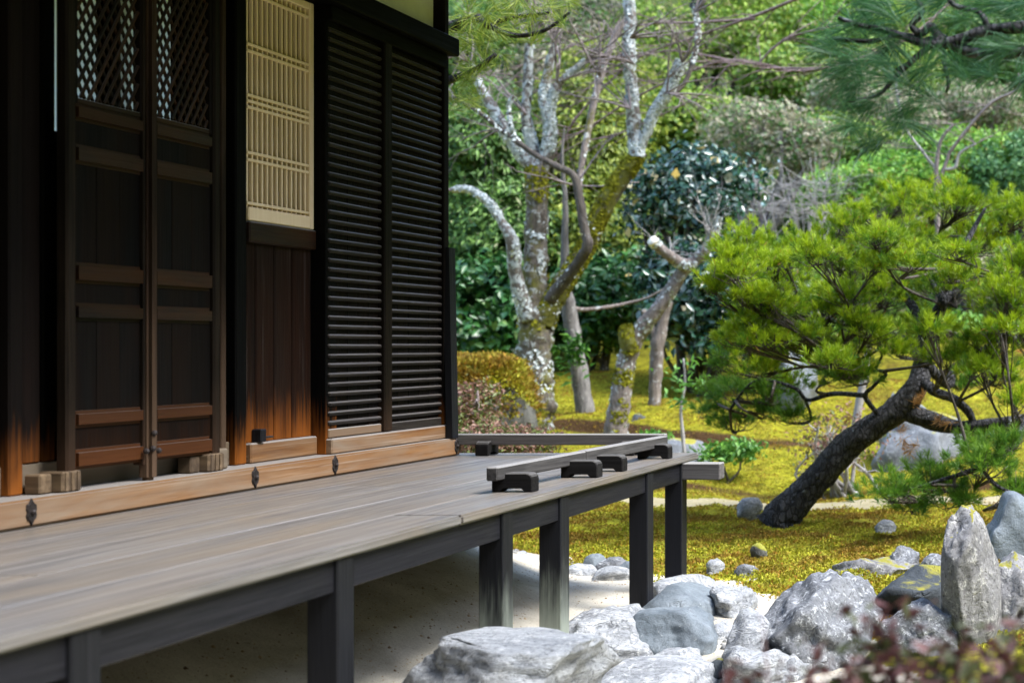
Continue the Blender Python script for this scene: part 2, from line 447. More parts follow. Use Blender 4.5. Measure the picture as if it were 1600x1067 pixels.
# ------------------------------------------------------------------ terrain
def ground_z(x, y):
    x = np.asarray(x, float); y = np.asarray(y, float)
    z = .02 * np.sin(x * 1.7 + .4) * np.sin(y * 1.3) + .01 * np.sin(x * 4.1 + y * 3.3)
    z = z + .05 * sm(8, 11, y) * np.sin(x * .9 + 1)
    z = z + sm(7.5, 9, y) * (.028 * np.sin(x * 3.3 + 1.1 * np.sin(y * 1.9)) * np.sin(y * 2.9 + .8 * np.sin(x * 2.3)) + .010 * np.sin(x * 8.1 + y * 5.7) * np.sin(y * 9.3 - x * 4.1))
    # bank behind the path, then the hillside
    z = z + .07 * sm(12.72, 12.84, y + .1 * np.sin(x * 2.1)) + .10 * sm(14.7, 14.85, y + .2 * np.sin(x * 1.3))
    z = z + .24 * sm(12.7, 14.6, y) + .17 * np.clip(y - 14.6, 0, 5.6) + .42 * np.clip(y - 20.2, 0, 60)
    hill = sm(19, 26, y)
    z = z + hill * (.5 * np.sin(x * .5 + 1.3) * np.cos(y * .33) + .25 * np.sin(x * 1.1 + y * .7))
    z = z + sm(13, 16, y) * .10 * np.sin(x * 1.6) * np.sin(y * 1.9 + .5)
    # plastered mound under the hall
    mx = sm(-2.35, -3.65, x) * (1 - sm(7.0, 8.7, y + 1.2 * (x + 3.4)))
    z = z + .34 * mx
    # unseen slopes right and behind the viewer, added to block low sky light
    z = z + .75 * np.clip(x - 4.5, 0, 26) + .75 * np.clip(-3.5 - y, 0, 26)
    return z

def sand_mask(x, y):
    e = .18 * np.sin(x * 5.1 + y * 2.2) + .12 * np.sin(x * 9.3 - y * 6.1) + .06 * np.sin(x * 23 + y * 17)
    return (y < 7.95 - .5 * np.minimum(x + 2.2, 0) - 1.6 * np.maximum(x + 2.2, 0) + e) & (x < -1.22 + e + .35 * sm(6.4, 5.2, y))

def coords(segs):
    out = []
    for a, b, n in segs: out += list(np.linspace(a, b, n, endpoint=False))
    out.append(segs[-1][1])
    return np.array(out)

def sheet(name, xs, ys, zf, mat, mask=None):
    X, Yg = np.meshgrid(xs, ys)
    Z = zf(X, Yg)
    V = np.stack([X.ravel(), Yg.ravel(), Z.ravel()], 1)
    nx = len(xs); idx = np.arange(len(V)).reshape(len(ys), nx)
    q = np.stack([idx[:-1, :-1], idx[:-1, 1:], idx[1:, 1:], idx[1:, :-1]], -1).reshape(-1, 4)
    if mask is not None:
        c = V[q].mean(1)
        q = q[mask(c[:, 0], c[:, 1])]
        used, inv = np.unique(q, return_inverse=True)
        V = V[used]; q = inv.reshape(-1, 4)
    return np_mesh(name, V, q, mat, True)

def moss_mat():
    m, t, b, o = new_mat('moss_ground')
    ge = N(t, 'ShaderNodeNewGeometry'); p = ge.outputs['Position']
    n1 = noise_n(t, p, .9, 6, .65, .4); n2 = noise_n(t, p, 5, 7, .7, .4); n3 = noise_n(t, p, 40, 5, .7)
    col = ramp(t, n2, [(.30, (.11, .105, .008)), (.5, (.25, .24, .014)), (.70, (.38, .36, .027))])
    col = mix(t, ramp(t, n1, [(.56, 0), (.70, .7)]), col, (.15, .095, .018))
    col = mix(t, ramp(t, n3, [(.3, .6), (.5, 0)]), col, (.07, .055, .008))
    n4 = noise_n(t, p, 13, 5, .65)
    col = mix(t, 1.0, col, ramp(t, n4, [(.32, .5), (.62, 1.25)]), 'MULTIPLY')
    sn = N(t, 'ShaderNodeSeparateXYZ'); t.links.new(ge.outputs['Normal'], sn.inputs[0])
    col = mix(t, ramp(t, sn.outputs[2], [(.80, 1), (.95, 0)]), col, (.075, .042, .018))
    sp = N(t, 'ShaderNodeSeparateXYZ'); t.links.new(p, sp.inputs[0])
    far = ramp(t, math_n(t, 'MULTIPLY', sp.outputs[2], .25), [(.28, 0), (.5, 1)])
    hc = ramp(t, n2, [(.35, (.025, .045, .012)), (.55, (.065, .085, .018)), (.72, (.11, .09, .04))])
    col = mix(t, far, col, hc)
    t.links.new(col, b.inputs['Base Color']); b.inputs['Roughness'].default_value = .95
    b.inputs['Specular IOR Level'].default_value = .1
    bump(t, b, math_n(t, 'ADD', n2, math_n(t, 'MULTIPLY', n3, .5)), .9, .06)
    return m

def sand_mat(name, c0, c1, speck=(.12, .10, .07)):
    m, t, b, o = new_mat(name)
    ge = N(t, 'ShaderNodeNewGeometry'); p = ge.outputs['Position']
    n1 = noise_n(t, p, 2.5, 6, .6, .3); n2 = noise_n(t, p, 30, 5, .7); n3 = noise_n(t, p, 160, 3, .7)
    col = ramp(t, n1, [(.32, c0), (.68, c1)])
    col = mix(t, ramp(t, n2, [(.64, 0), (.72, .6)]), col, speck)
    col = mix(t, ramp(t, n3, [(.35, .35), (.5, 0)]), col, speck)
    t.links.new(col, b.inputs['Base Color']); b.inputs['Roughness'].default_value = .95
    bump(t, b, math_n(t, 'ADD', n2, math_n(t, 'MULTIPLY', n3, .4)), .5, .012)
    return m
M_MOSS = moss_mat()
M_SAND = sand_mat('pale_sand', (.33, .295, .23), (.60, .565, .48))
M_PATH = sand_mat('path_gravel', (.22, .19, .10), (.33, .285, .175), (.20, .15, .06))

g = put('ground', sheet('ground', coords([(-60, -8, 40), (-8, 3, 160), (3, 60, 60)]), coords([(-45, -8, 24), (-8, 4, 20), (4, 16, 320), (16, 24, 90), (24, 90, 110)]), ground_z, M_MOSS), (0, 0, 0))
tag(g, 'yellow-green moss ground rising into a hillside', 'ground', kind='structure')
g = put('sand_bed', sheet('sand_bed', coords([(-5, .2, 230)]), coords([(-3, 10, 400)]), lambda x, y: ground_z(x, y) + .006, M_SAND, sand_mask), (0, 0, 0))
tag(g, 'pale sand mound and bed under the veranda', 'sand', kind='structure')
def path_mask(x, y):
    c = 12.15 + .25 * np.sin(x * .8 + .5) + .05 * np.sin(x * 7)
    return (np.abs(y - c) < .30 + .10 * np.sin(x * 3.1 + y * 2))
g = put('path', sheet('path', coords([(-9, 6, 260)]), coords([(11.2, 13.2, 50)]), lambda x, y: ground_z(x, y) + .008, M_PATH, path_mask), (0, 0, 0))
tag(g, 'narrow tan gravel path across the moss', 'path', kind='structure')

# ------------------------------------------------------------------ the hall
XS, XD, XP, XL = -3.54, -3.58, -3.66, -3.60
Z0, ZS = .75, .845                    # deck top, sill top
YE = 7.58                             # end of the wall
ZT = 3.0
hall = empty('temple_hall', (XP, 5.5, Z0), 'dark timber temple hall with panelled doors, lattice window and louvred shutters', 'building')
sill = box('sill_beam', XS - .2, XS, -1, YE, Z0 + .002, ZS, W_TAN, hall, .008)
# core of the building behind the joinery
box('inner_wall', -4.3, -3.93, -1, 4.55, Z0, 3.6, W_BLACK, hall)
box('inner_wall', -3.90, -3.86, 4.55, 5.80, Z0, 2.14, W_BLACKZ, hall)
box('inner_wall', -3.76, -3.72, 5.80, 7.30, Z0, 3.6, W_BLACK, hall)
box('floor', -8, -3.75, -1, 7.3, .68, .74, W_BLACK, hall, 0)
# end wall: dark timber with papered windows that glow through the door lattices
xs_ = [-8, -5.72, -5.346, -5.255, -4.952, -3.70]
for k in (0, 2, 4): box('end_wall', xs_[k], xs_[k + 1], 7.30, 7.42, Z0, 3.7, W_BLACK, hall, 0)
for k in (1, 3):
    box('end_wall', xs_[k], xs_[k + 1], 7.30, 7.42, Z0, 2.0, W_BLACK, hall, 0)
    box('paper_window', xs_[k], xs_[k + 1], 7.352, 7.362, 2.0, 3.7, M_PAPER, hall, 0)
box('back_wall', -8.1, -8.0, -1, 7.42, Z0, 3.7, M_PLASTER, hall)
box('front_return_wall', -8, -3.7, -1.1, -1, Z0, 3.7, W_BLACK, hall)

box('foundation_board', -3.72, -3.66, -6, 7.4, .0, .70, W_BLACK, hall, 0)
box('foundation_board', -8, -3.72, 7.30, 7.36, .0, .70, W_BLACK, hall, 0)
# metal nail covers on the sill
def nail_cover(px):
    Y = YW(px, XS); z = (Z0 + ZS) / 2 + .004
    bm = bmesh.new()
    pts = [(0, .047), (.010, .030), (.020, .026), (.022, .010), (.018, .0), (.022, -.012), (.017, -.026), (.008, -.030), (0, -.047)]
    prof = pts + [(-a, b_) for a, b_ in pts[-2:0:-1]]
    vsb = [bm.verts.new((0, a, b_)) for a, b_ in prof]
    f = bm.faces.new(vsb)
    r = bmesh.ops.extrude_face_region(bm, geom=[f])
    top = [v for v in r['geom'] if isinstance(v, bmesh.types.BMVert)]
    for v in top: v.co.x += .006; v.co.y *= .86; v.co.z *= .9
    c = bmesh.ops.create_uvsphere(bm, u_segments=8, v_segments=5, radius=.010)
    for v in c['verts']: v.co.x = v.co.x * .9 + .008
    bmesh.ops.recalc_face_normals(bm, faces=bm.faces[:])
    me = bpy.data.meshes.new('nail_cover'); bm.to_mesh(me); bm.free(); me.materials.append(M_IRON)
    put('nail_cover', me, (XS + .0005, Y, z), sill)
for px in (48, 398, 523, 713): nail_cover(px)

# uprights left of the doors
box('base_board', -3.76, -3.685, -1, YW(371, -3.67), ZS, .945, W_GREYTAN, hall)
def up(px0, px1, x0, x1, z0, z1, mat, name='post', bev=.006):
    return box(name, x0, x1, YW(px0, x1), YW(px1, x1), z0, z1, mat, hall, bev)
up(-420, 12, -3.86, -3.69, .945, 3.4, W_BLACKZ, 'wall_board')
box('latch_bar', -3.70, -3.64, 4.30, 4.43, 1.86, 1.965, W_BLACK, hall)
up(15, 37, -3.80, -3.655, ZS, 3.4, W_DARK)
up(38, 64, -3.80, -3.68, .945, 3.4, W_DARK, 'wall_board')
up(67, 87, -3.84, -3.69, .945, 3.4, W_BLACKZ, 'wall_board')
# pivot blocks
for (a, b_, c) in ((4.655, 4.715, 4.805), (5.425, 5.485, 5.585)):
    pb = box('pivot_block', -3.655, -3.568, b_, c, ZS + .001, ZS + .072, W_TANZ, hall, .006)
    box('pivot_cap', -3.655, -3.60, a, b_ - .004, ZS + .001, ZS + .068, W_TANZ, pb, .005)
    for k in range(3):
        box('groove_strip', -3.568, -3.564, b_ + .010 + k * .027, b_ + .024 + k * .027, ZS + .004, ZS + .069, W_TANZ, pb, .002)

# doors
RAILS = [(2.137, 2.197), (1.986, 2.055), (1.569, 1.642), (1.437, 1.50), (1.062, 1.122), (.917, .987)]
DTOP = 2.98
def door_leaf(y0, y1, stile_l, stile_r):
    d = box('door_leaf', XD - .036, XD - .022, y0 + .003, y1 - .003, .93, 2.20, W_BLACKZ, hall, 0)
    for (s0, s1) in (stile_l, stile_r):
        box('stile', XD - .042, XD, s0, s1, .905, DTOP, W_STILE_D, d, .007)
    for (z0, z1) in RAILS:
        box('rail', XD - .04, XD - .001, y0, y1, z0, z1, W_DARK_H, d, .012)
    zs = sorted(RAILS)
    for a, b_ in zip(zs[:-1], zs[1:]):
        n = 3 if b_[0] - a[1] > .2 else 1
        wv = (y1 - y0) / n
        for k in range(n):
            box('panel', XD - .0225, XD - .016 + .0012 * (k % 2), y0 + k * wv + .0008, y0 + (k + 1) * wv - .0008, a[1] - .004, b_[0] + .004, W_PANEL, d, .0015)
    # inner frame and diamond lattice
    zb = 2.197
    box('lattice_frame', XD - .034, XD - .008, y0, y0 + .016, zb, DTOP, W_DARK, d, .003)
    box('lattice_frame', XD - .034, XD - .008, y1 - .016, y1, zb, DTOP, W_DARK, d, .003)
    box('lattice_frame', XD - .034, XD - .008, y0 + .016, y1 - .016, zb, zb + .02, W_DARK_H, d, .003)
    a0, a1, b0, b1 = y0 + .018, y1 - .018, zb + .022, DTOP
    sp = .0385; sl = 1.75            # steep diamonds
    for sgn in (1, -1):
        c = -3.0
        while c < 6:
            # line z = b0 + sgn*sl*(y-a0) + c
            pts = []
            ya, yb = a0, a1
            za, zb2 = b0 + sgn * sl * 0 + c, b0 + sgn * sl * (a1 - a0) + c
            lo, hi = 0.0, 1.0
            dz = zb2 - za
            for lim, s in ((b0, 1), (b1, -1)):
                f0, f1 = s * (za - lim), s * (zb2 - lim)
                if f0 < 0 and f1 < 0: lo, hi = 1, 0; break
                if f0 < 0: lo = max(lo, -f0 / (f1 - f0))
                elif f1 < 0: hi = min(hi, f0 / (f0 - f1))
            if hi - lo > .03:
                p = Vector((0, ya + (yb - ya) * lo, za + dz * lo)); q = Vector((0, ya + (yb - ya) * hi, za + dz * hi))
                L = (q - p).length; mid = (p + q) / 2
                ang = math.atan2(q.z - p.z, q.y - p.y)
                me = box_mesh(.009, round(L, 2), .011, W_DARK_H, .002)
                put('lattice_bar', me, (XD - .018 + .0095 * sgn * .5 - .004, mid.y, mid.z), d, (ang, 0, 0))
            c += sp * sl
    return d
YD = [YW(105, XD), YW(120, XD), YW(228, XD), YW(243, XD), YW(335, XD), YW(345, XD)]
door_leaf(YD[1], YD[2], (YD[0], YD[1]), (YD[2] - .012, YD[2]))
door_leaf(YD[3], YD[4], (YD[3], YD[3] + .012), (YD[4], YD[5]))
ast = box('astragal', XD - .035, XD + .014, YD[2] + .001, YD[3] - .001, ZS + .001, DTOP, W_STILE, hall, .012)
for (px, py) in ((240, 676), (238, 700), (247, 703), (228, 704)):
    Y = YW(px, XD + .014)
    bm = bmesh.new(); bmesh.ops.create_uvsphere(bm, u_segments=8, v_segments=6, radius=.011)
    me = bpy.data.meshes.new('door_stud'); bm.to_mesh(me); bm.free(); me.materials.append(M_IRON)
    put('door_stud', me, (XD + .016, Y, ZW(px, py, XD)), ast)
box('door_head', -3.70, -3.52, -1, 5.80, DTOP, 3.12, W_BLACK, hall)
# jambs right of the doors
up(346, 354, -3.72, -3.62, ZS, 3.1, W_STILE, 'jamb', .004)
up(354, 368, -3.78, -3.70, ZS, 3.1, W_BLACKZ, 'wall_board')
up(369, 386, -3.78, -3.655, ZS, 3.1, W_BLACKZ)
box('base_block', -3.75, -3.60, YW(336, -3.6), YW(357, -3.6), ZS + .001, ZS + .085, W_GREYTAN, hall, .006)

# lattice window over boarding
y0, y1 = YW(387, XP), YW(490, XP)
lw = box('window_panel', XP - .055, XP - .045, y0, y1, 1.885, 2.92, W_BACK, hall, 0)
nb = 4
for k in range(nb):
    wv = (y1 - y0 - .05) / nb
    box('backing_board', XP - .0455, XP - .032 - .002 * (k % 2), y0 + k * wv + .001, y0 + (k + 1) * wv - .001, 1.9, 2.92, W_BACK, lw, .002)
box('window_frame', XP - .04, XP + .004, y1 - .036, y1 - .002, 1.885, 2.93, W_LATT, lw, .004)
box('window_frame', XP - .04, XP + .006, y0, y1 - .0365, 1.886, 1.944, W_LATT, lw, .004)
box('window_frame', XP - .04, XP + .002, y0, y1 - .0365, 2.895, 2.93, W_LATT, lw, .004)
NV = 13
for k in range(NV):
    yy = y0 + .012 + k * (y1 - .05 - y0 - .012) / (NV - 1)
    box('lattice_bar', XP - .022, XP - .008, yy - .0055, yy + .0055, 1.944, 2.895, W_LATT, lw, .002)
for z in (1.960, 2.146, 2.177, 2.371, 2.397, 2.423, 2.612, 2.641, 2.86):
    box('lattice_crossbar', XP - .012, XP + .000, y0, y1 - .037, z - .0065, z + .0065, W_LATT, lw, .002)
box('window_rail', XP - .06, XP + .012, y0 - .002, y1 + .004, 1.792, 1.883, W_DARK_H, hall, .006)
bs_ = [388, 404, 433, 461, 491]
for a, b_ in zip(bs_[:-1], bs_[1:]):
    box('wall_plank', XP - .04, XP - .012, YW(a, XP) + .004, YW(b_, XP) - .004, .93, 1.80, W_BOARD, hall, .005)
box('plank_backing', XP - .055, XP - .041, y0, y1 + .02, .85, 1.80, W_BLACKZ, hall, 0)
box('bottom_rail', XP - .06, XP + .016, y0, y1 + .004, ZS + .001, .932, W_TAN, hall, .006)
lk = box('latch_block', XP - .012, XP + .03, YW(397, XP), YW(406, XP), .935, .99, W_GREY, hall, .004)
hk = box('latch_hook', XP + .01, XP + .022, YW(406, XP), YW(420, XP), .948, .957, M_IRON, lk, .002)
# post between window and shutters
box('post', -3.75, -3.606, 6.3785, 6.47, ZS, 3.1, W_BLACKZ, hall, .004)
# louvred shutters
def shutter(px0, px1):
    a, b_ = YW(px0, XL), YW(px1, XL)
    s = box('louvred_shutter', XL - .03, XL - .022, a, b_, .935, 2.86, W_SHUT, hall, 0)
    n = 5; wv = (b_ - a) / n
    for k in range(n):
        box('back_board', XL - .0225, XL - .016 - .001 * (k % 2), a + k * wv + .001, a + (k + 1) * wv - .001, .945, 2.85, W_SHUT, s, .002)
    z = .990
    k = 0
    while z < 2.83:
        dz = random.uniform(-.0018, .0018)
        box('slat', XL - .018, XL + .004, a, b_, z + dz - .010, z + dz + .011, W_SLAT, s, .0072, (random.uniform(-.003, .003), random.uniform(.02, .16), 0))
        z += .0446
    box('foot_rail', XL - .02, XL + .001, a, b_, .921, .962, W_SLAT if px0 > 600 else W_TAN, s, .004)
    return s
shutter(514, 596); shutter(609, 690)
box('shutter_stile', XL - .03, XL + .016, YW(596.5, XL), YW(608.5, XL), .921, 2.90, W_STILE_D, hall, .006)
box('shutter_stile', XL - .03, XL + .012, YW(690.5, XL), YW(694, XL), .921, 2.90, W_DARK, hall, .004)
box('shutter_sill', XL - .06, XL + .022, YW(512, XL), YE - .03, ZS + .001, .918, W_TAN, hall, .006)
box('corner_post', -3.74, -3.598, YW(694.5, XL), YE - .02, .92, 3.7, W_DARK, hall, .006)
box('shutter_head', -3.70, XL + .02, YW(512, XL), YW(694, XL), 2.86, 2.93, W_BLACK, hall, .004)
box('lintel_beam', -3.74, -3.535, 5.78, 7.55, 2.932, 3.028, W_BLACK, hall, .006)
box('plaster_panel', -3.74, -3.66, 5.8, YW(694, XL), 3.028, 3.72, M_PLASTER, hall, 0)
# leaning trim board on the corner
bm = bmesh.new()
q = [(-3.620, 7.47), (-3.585, 7.47), (-3.585, 7.54), (-3.620, 7.54)]
lo = [bm.verts.new((x + .048, y, ZS + .002)) for x, y in q]; hi = [bm.verts.new((x + .015, y + .03, 1.885)) for x, y in q]
bm.faces.new(lo[::-1]); bm.faces.new(hi)
for i in range(4): bm.faces.new((lo[i], lo[(i + 1) % 4], hi[(i + 1) % 4], hi[i]))
for v in bm.verts: v.co -= Vector((-3.6, 7.5, 1.3))
bmesh.ops.recalc_face_normals(bm, faces=bm.faces[:])
me = bpy.data.meshes.new('corner_trim'); bm.to_mesh(me); bm.free(); me.materials.append(W_GREY)
put('corner_trim', me, (-3.6, 7.5, 1.3), hall)
# roof: deep eaves above the picture
bm = bmesh.new()
pr = [(-8.6, 3.72), (-1.85, 3.60), (-1.85, 3.72), (-4.8, 5.6), (-8.6, 5.6)]
fa = [bm.verts.new((x + 3.66, -2.5 - 5.5, z - Z0)) for x, z in pr]; fb = [bm.verts.new((x + 3.66, 8.5 - 5.5, z - Z0)) for x, z in pr]
bm.faces.new(fa); bm.faces.new(fb[::-1])
for i in range(5): bm.faces.new((fa[i], fb[i], fb[(i + 1) % 5], fa[(i + 1) % 5]))
bmesh.ops.recalc_face_normals(bm, faces=bm.faces[:])
me = bpy.data.meshes.new('roof'); bm.to_mesh(me); bm.free(); me.materials.append(M_ROOF)
put('roof', me, (XP, 5.5, Z0), hall)

# ------------------------------------------------------------------ veranda
XE = -2.275
ver = empty('veranda', (-2.9, 5, 0), 'weathered grey wooden veranda on square posts with low curb rails', 'veranda')
rows = [(-3.74, -3.30), (-3.30, -3.04), (-3.04, -2.79), (-2.79, -2.53), (-2.53, XE)]
joints = [[-6, 3.1, 7.72], [-6, 5.9, 7.72], [-6, 3.6, 7.72], [-6, 6.4, 7.72], [-6, 1.2, 4.88, 7.73]]
for (a, b_), js in zip(rows, joints):
    for j0, j1 in zip(js[:-1], js[1:]):
        box('deck_plank', a + .0012, b_ - .0012, j0 + .001, j1 - .001, .713, .750 + random.uniform(-.0012, .0006), W_DECK, ver, .003 if b_ < -2.3 else .008)
PW = .093
XPF = -2.289
for (Yp, zb, mm) in ((3.05, -.05, W_GREY), (4.11, -.02, W_GREY), (5.24, .0, W_POST), (5.80, .10, W_POST), (6.90, .0, W_GREY), (7.46, .03, W_GREY)):
    box('post', XPF - PW, XPF, Yp, Yp + PW, zb, .712, mm, ver, .004)
ys = [-6, 3.05, 4.11, 5.24, 5.80, 6.90, 7.46]
for a, b_ in zip(ys[:-1], ys[1:]):
    st = a + PW if a > 0 else a
    box('edge_beam', XPF - .012 - .06, XPF - .012, st - .02, b_ + .02, .612, .7125, W_BEAM, ver, .004)
box('end_beam', -3.7, -2.086, 7.470, 7.565, .622, .712, W_RAILX, ver, .005)
# inner supports, in the dark
for Yp in (3.05, 4.11, 5.24, 6.90): box('joist', -3.7, XPF - .08, Yp + .02, Yp + .08, .62, .712, W_BEAM, ver)
# low curb rails
def bracket(x, y, along_x=True, s=1.0):
    prof = []
    wv, h = .083 * s, .077
    prof += [(-wv, 0), (-wv, h * .45)]
    for k in range(5):
        a = math.pi - k * math.pi / 8
        prof.append((-wv + .026 + .026 * math.cos(a), h - .026 + .026 * math.sin(a)))
    for k in range(5):
        a = math.pi / 2 - k * math.pi / 8
        prof.append((wv - .026 + .026 * math.cos(a), h - .026 + .026 * math.sin(a)))
    prof += [(wv, 0), (wv * .62, 0), (wv * .45, .014), (-wv * .45, .014), (-wv * .62, 0)]
    bm = bmesh.new()
    A = [bm.verts.new((p[0], -.036, p[1])) for p in prof]; B = [bm.verts.new((p[0], .036, p[1])) for p in prof]
    n = len(prof)
    bm.faces.new(A); bm.faces.new(B[::-1])
    for i in range(n): bm.faces.new((A[i], B[i], B[(i + 1) % n], A[(i + 1) % n]))
    bmesh.ops.recalc_face_normals(bm, faces=bm.faces[:])
    bmesh.ops.bevel(bm, geom=[e for e in bm.edges if abs(e.verts[0].co.y - e.verts[1].co.y) < .001], offset=.004, segments=1, affect='EDGES')
    me = bpy.data.meshes.new('rail_bracket'); bm.to_mesh(me); bm.free(); me.materials.append(W_BLOCK)
    put('rail_bracket', me, (x, y, .751), ver, None if along_x else (0, 0, math.pi / 2))
bracket(-2.425, 5.67); bracket(-2.385, 6.285); bracket(-2.375, 6.585); bracket(-2.39, 7.325)
bracket(-3.39, 7.56, False, .8); bracket(-2.60, 7.56, False, .8)
box('curb_rail', -2.484, -2.437, 5.57, 6.43, .802, .858, W_RAIL, ver, .005, (0, 0, -.043))
box('curb_rail', -2.443, -2.396, 6.432, 7.49, .802, .860, W_RAIL, ver, .005, (0, 0, -.043))
box('curb_rail', -3.60, -2.405, 7.535, 7.585, .806, .866, W_RAILX, ver, .005)

# ------------------------------------------------------------------ rocks
def rock_mesh(name, sx, sy, sz, seed, mat, sub=4, cuts=7, boxy=1.0, amp=.10, freq=1.6, flat_top=None, lean=0.0, taper=0.0, layer=0.0):
    rnd = random.Random(seed)
    if mat is not R_BLUE: amp *= 1.3; cuts += 3
    bm = bmesh.new()
    bmesh.ops.create_icosphere(bm, subdivisions=sub, radius=1)
    planes = []
    for _ in range(cuts):
        n = Vector((rnd.gauss(0, 1), rnd.gauss(0, 1), rnd.gauss(0, .7))).normalized()
        planes.append((n, rnd.uniform(.62, .88)))
    off = Vector((rnd.uniform(0, 50), rnd.uniform(0, 50), rnd.uniform(0, 50)))
    for v in bm.verts:
        c = v.co
        if boxy != 1.0:
            c = Vector([math.copysign(abs(a) ** boxy, a) for a in c])
        for n, d in planes:
            e = c.dot(n) - d
            if e > 0: c = c - n * e * .97
        n0 = c.normalized()
        q = c * freq + off
        dsp = mnoise.fractal(q, .9, 2.1, 5) * amp
        dsp += -abs(mnoise.noise(q * 1.9 + Vector((9, 3, 1)))) * amp * .9 + (mnoise.ridged_multi_fractal(q * 1.3, .9, 2.2, 4, 1.0, 2.0) - 1.0) * amp * .45
        dsp += mnoise.noise(q * 7.0) * amp * .16 + mnoise.noise(q * 15.0) * amp * .08
        if layer: dsp += layer * (abs(((c.z * 5 + c.x * 1.2 + mnoise.noise(q) * 1.2) % 1) - .5) - .25) * .25
        c = c + n0 * dsp
        if flat_top is not None and c.z > flat_top:
            c.z = flat_top + (c.z - flat_top) * .18
        if taper: k = 1 - taper * (c.z * .5 + .5); c.x *= k; c.y *= k
        c.x += lean * c.z
        v.co = c
    mn = Vector([min(v.co[i] for v in bm.verts) for i in range(3)]); mx = Vector([max(v.co[i] for v in bm.verts) for i in range(3)])
    for v in bm.verts:
        v.co = Vector((((v.co.x - mn.x) / (mx.x - mn.x) - .5) * sx, ((v.co.y - mn.y) / (mx.y - mn.y) - .5) * sy, (v.co.z - mn.z) / (mx.z - mn.z) * sz))
    for f in bm.faces: f.smooth = True
    me = bpy.data.meshes.new(name); bm.to_mesh(me); bm.free(); me.materials.append(mat)
    return me

def rock(label, px0, px1, py0, py1, Y, dep, seed, mat, name='garden_rock', auto=True, sink=1.25, group=None, cat='rock', **kw):
    """front face at depth Y; buried a little"""
    if Y < 10 and auto: Y = CZ * F / (py1 - VY)      # standing on the level ground
    Yc = Y + dep * .35
    a, b_ = P(px0, py0, Yc), P(px1, py1, Yc)
    h = a.z - b_.z
    zb = min(b_.z, float(ground_z((a.x + b_.x) / 2, Yc))) - sink * .3 * h - .02
    me = rock_mesh(name, b_.x - a.x, dep, a.z - zb, seed, mat, **kw)
    o = put(name, me, ((a.x + b_.x) / 2, Yc, zb))
    return tag(o, label, cat, group)

rock('broad flat-topped pale stepping stone in front of the veranda posts', 612, 938, 986, 1130, 4.5, .72, 11, R_STEP, 'stepping_stone', auto=False, sub=5, cuts=5, boxy=.72, amp=.07, flat_top=.72, layer=.22, sink=.1)
rock('pale cracked angular rock under the second post right of the stepping stone', 885, 1044, 954, 1036, 5.45, .75, 12, R_PALE, sub=5, cuts=9, boxy=.8, amp=.10, layer=.15)
rock('smooth rounded blue-grey boulder below the third bare post', 978, 1127, 948, 1022, 6.2, .42, 113, R_BLUE, sub=5, cuts=4, boxy=.9, amp=.09, freq=1.2, lean=-.1)
rock('long smooth grey stone behind the rounded blue-grey boulder', 1005, 1132, 912, 972, 6.75, .6, 14, R_BLUE, cuts=4, amp=.07)
rock('pale flat stone carrying the last veranda post', 1012, 1112, 900, 945, 7.25, .6, 15, R_PALE, cuts=6, boxy=.8, amp=.07)
rock('small jagged pale rock right of the last post stone', 1098, 1178, 916, 965, 7.1, .4, 16, R_PALE, cuts=10, amp=.13)
rock('smooth-sided pale block of stone left of the big boulder', 1132, 1208, 952, 1048, 6.0, .4, 17, R_PALE, cuts=8, boxy=.7, amp=.05)
rock('rough white rock at the foot of the big boulder', 1128, 1252, 1002, 1072, 5.55, .45, 18, R_PALE, cuts=8, amp=.16)
rock('low pale rock tucked against the left foot of the big boulder', 1205, 1275, 1015, 1062, 5.5, .3, 71, R_PALE, cuts=8, amp=.12)
rock('small angular pale rock between the blue-grey boulder and the pale block', 1112, 1150, 968, 1000, 6.2, .2, 72, R_PALE, cuts=8, amp=.12, sub=3)
rock('flat pale rock beside the cracked rock in front of the blue-grey boulder', 1010, 1105, 1012, 1045, 5.6, .3, 73, R_PALE, cuts=8, amp=.10)
rock('big rounded lichen-spotted boulder in the middle of the rock edge', 1186, 1374, 895, 1045, 6.4, .9, 19, R_GREY, sub=5, cuts=7, boxy=.85, amp=.09)
rock('grey rock peeking out behind the right shoulder of the big boulder', 1298, 1380, 890, 965, 7.4, .5, 20, R_GREY, cuts=7, amp=.1)
rock('dark flat-faced rock left of the standing stone', 1374, 1486, 882, 960, 7.9, .5, 21, R_DARK, cuts=8, boxy=.65, amp=.05)
rock('tall narrow standing stone with pale lichen', 1472, 1564, 788, 1002, 7.5, .5, 22, R_STAND, 'standing_stone', sub=5, cuts=9, boxy=.75, amp=.065, lean=-.08, taper=.18, freq=1.1)
rock('bluish speckled pointed rock in front of the dark flat-faced rock', 1372, 1524, 936, 1012, 6.4, .5, 23, R_GREY, cuts=9, amp=.16, taper=.3)
rock('rough rock at the right edge beside the standing stone', 1546, 1640, 864, 985, 7.3, .6, 24, R_STAND, cuts=8, amp=.13)
rock('blue-grey upright rock behind the standing stone at the right edge', 1522, 1625, 766, 885, 9.0, .6, 25, R_BLUE, cuts=9, boxy=.7, amp=.10, layer=.1)
rock('low brown-grey slab sunk in moss behind the dark rock', 1300, 1445, 868, 904, 8.9, .5, 26, R_STAND, cuts=6, amp=.1)
rock('rough grey lump on top of the sunken slab', 1372, 1440, 852, 896, 9.0, .35, 27, R_GREY, cuts=7, amp=.14)
rock('small grey rock between the slab and the standing stone', 1436, 1486, 864, 896, 8.7, .3, 28, R_GREY, cuts=7, amp=.12)
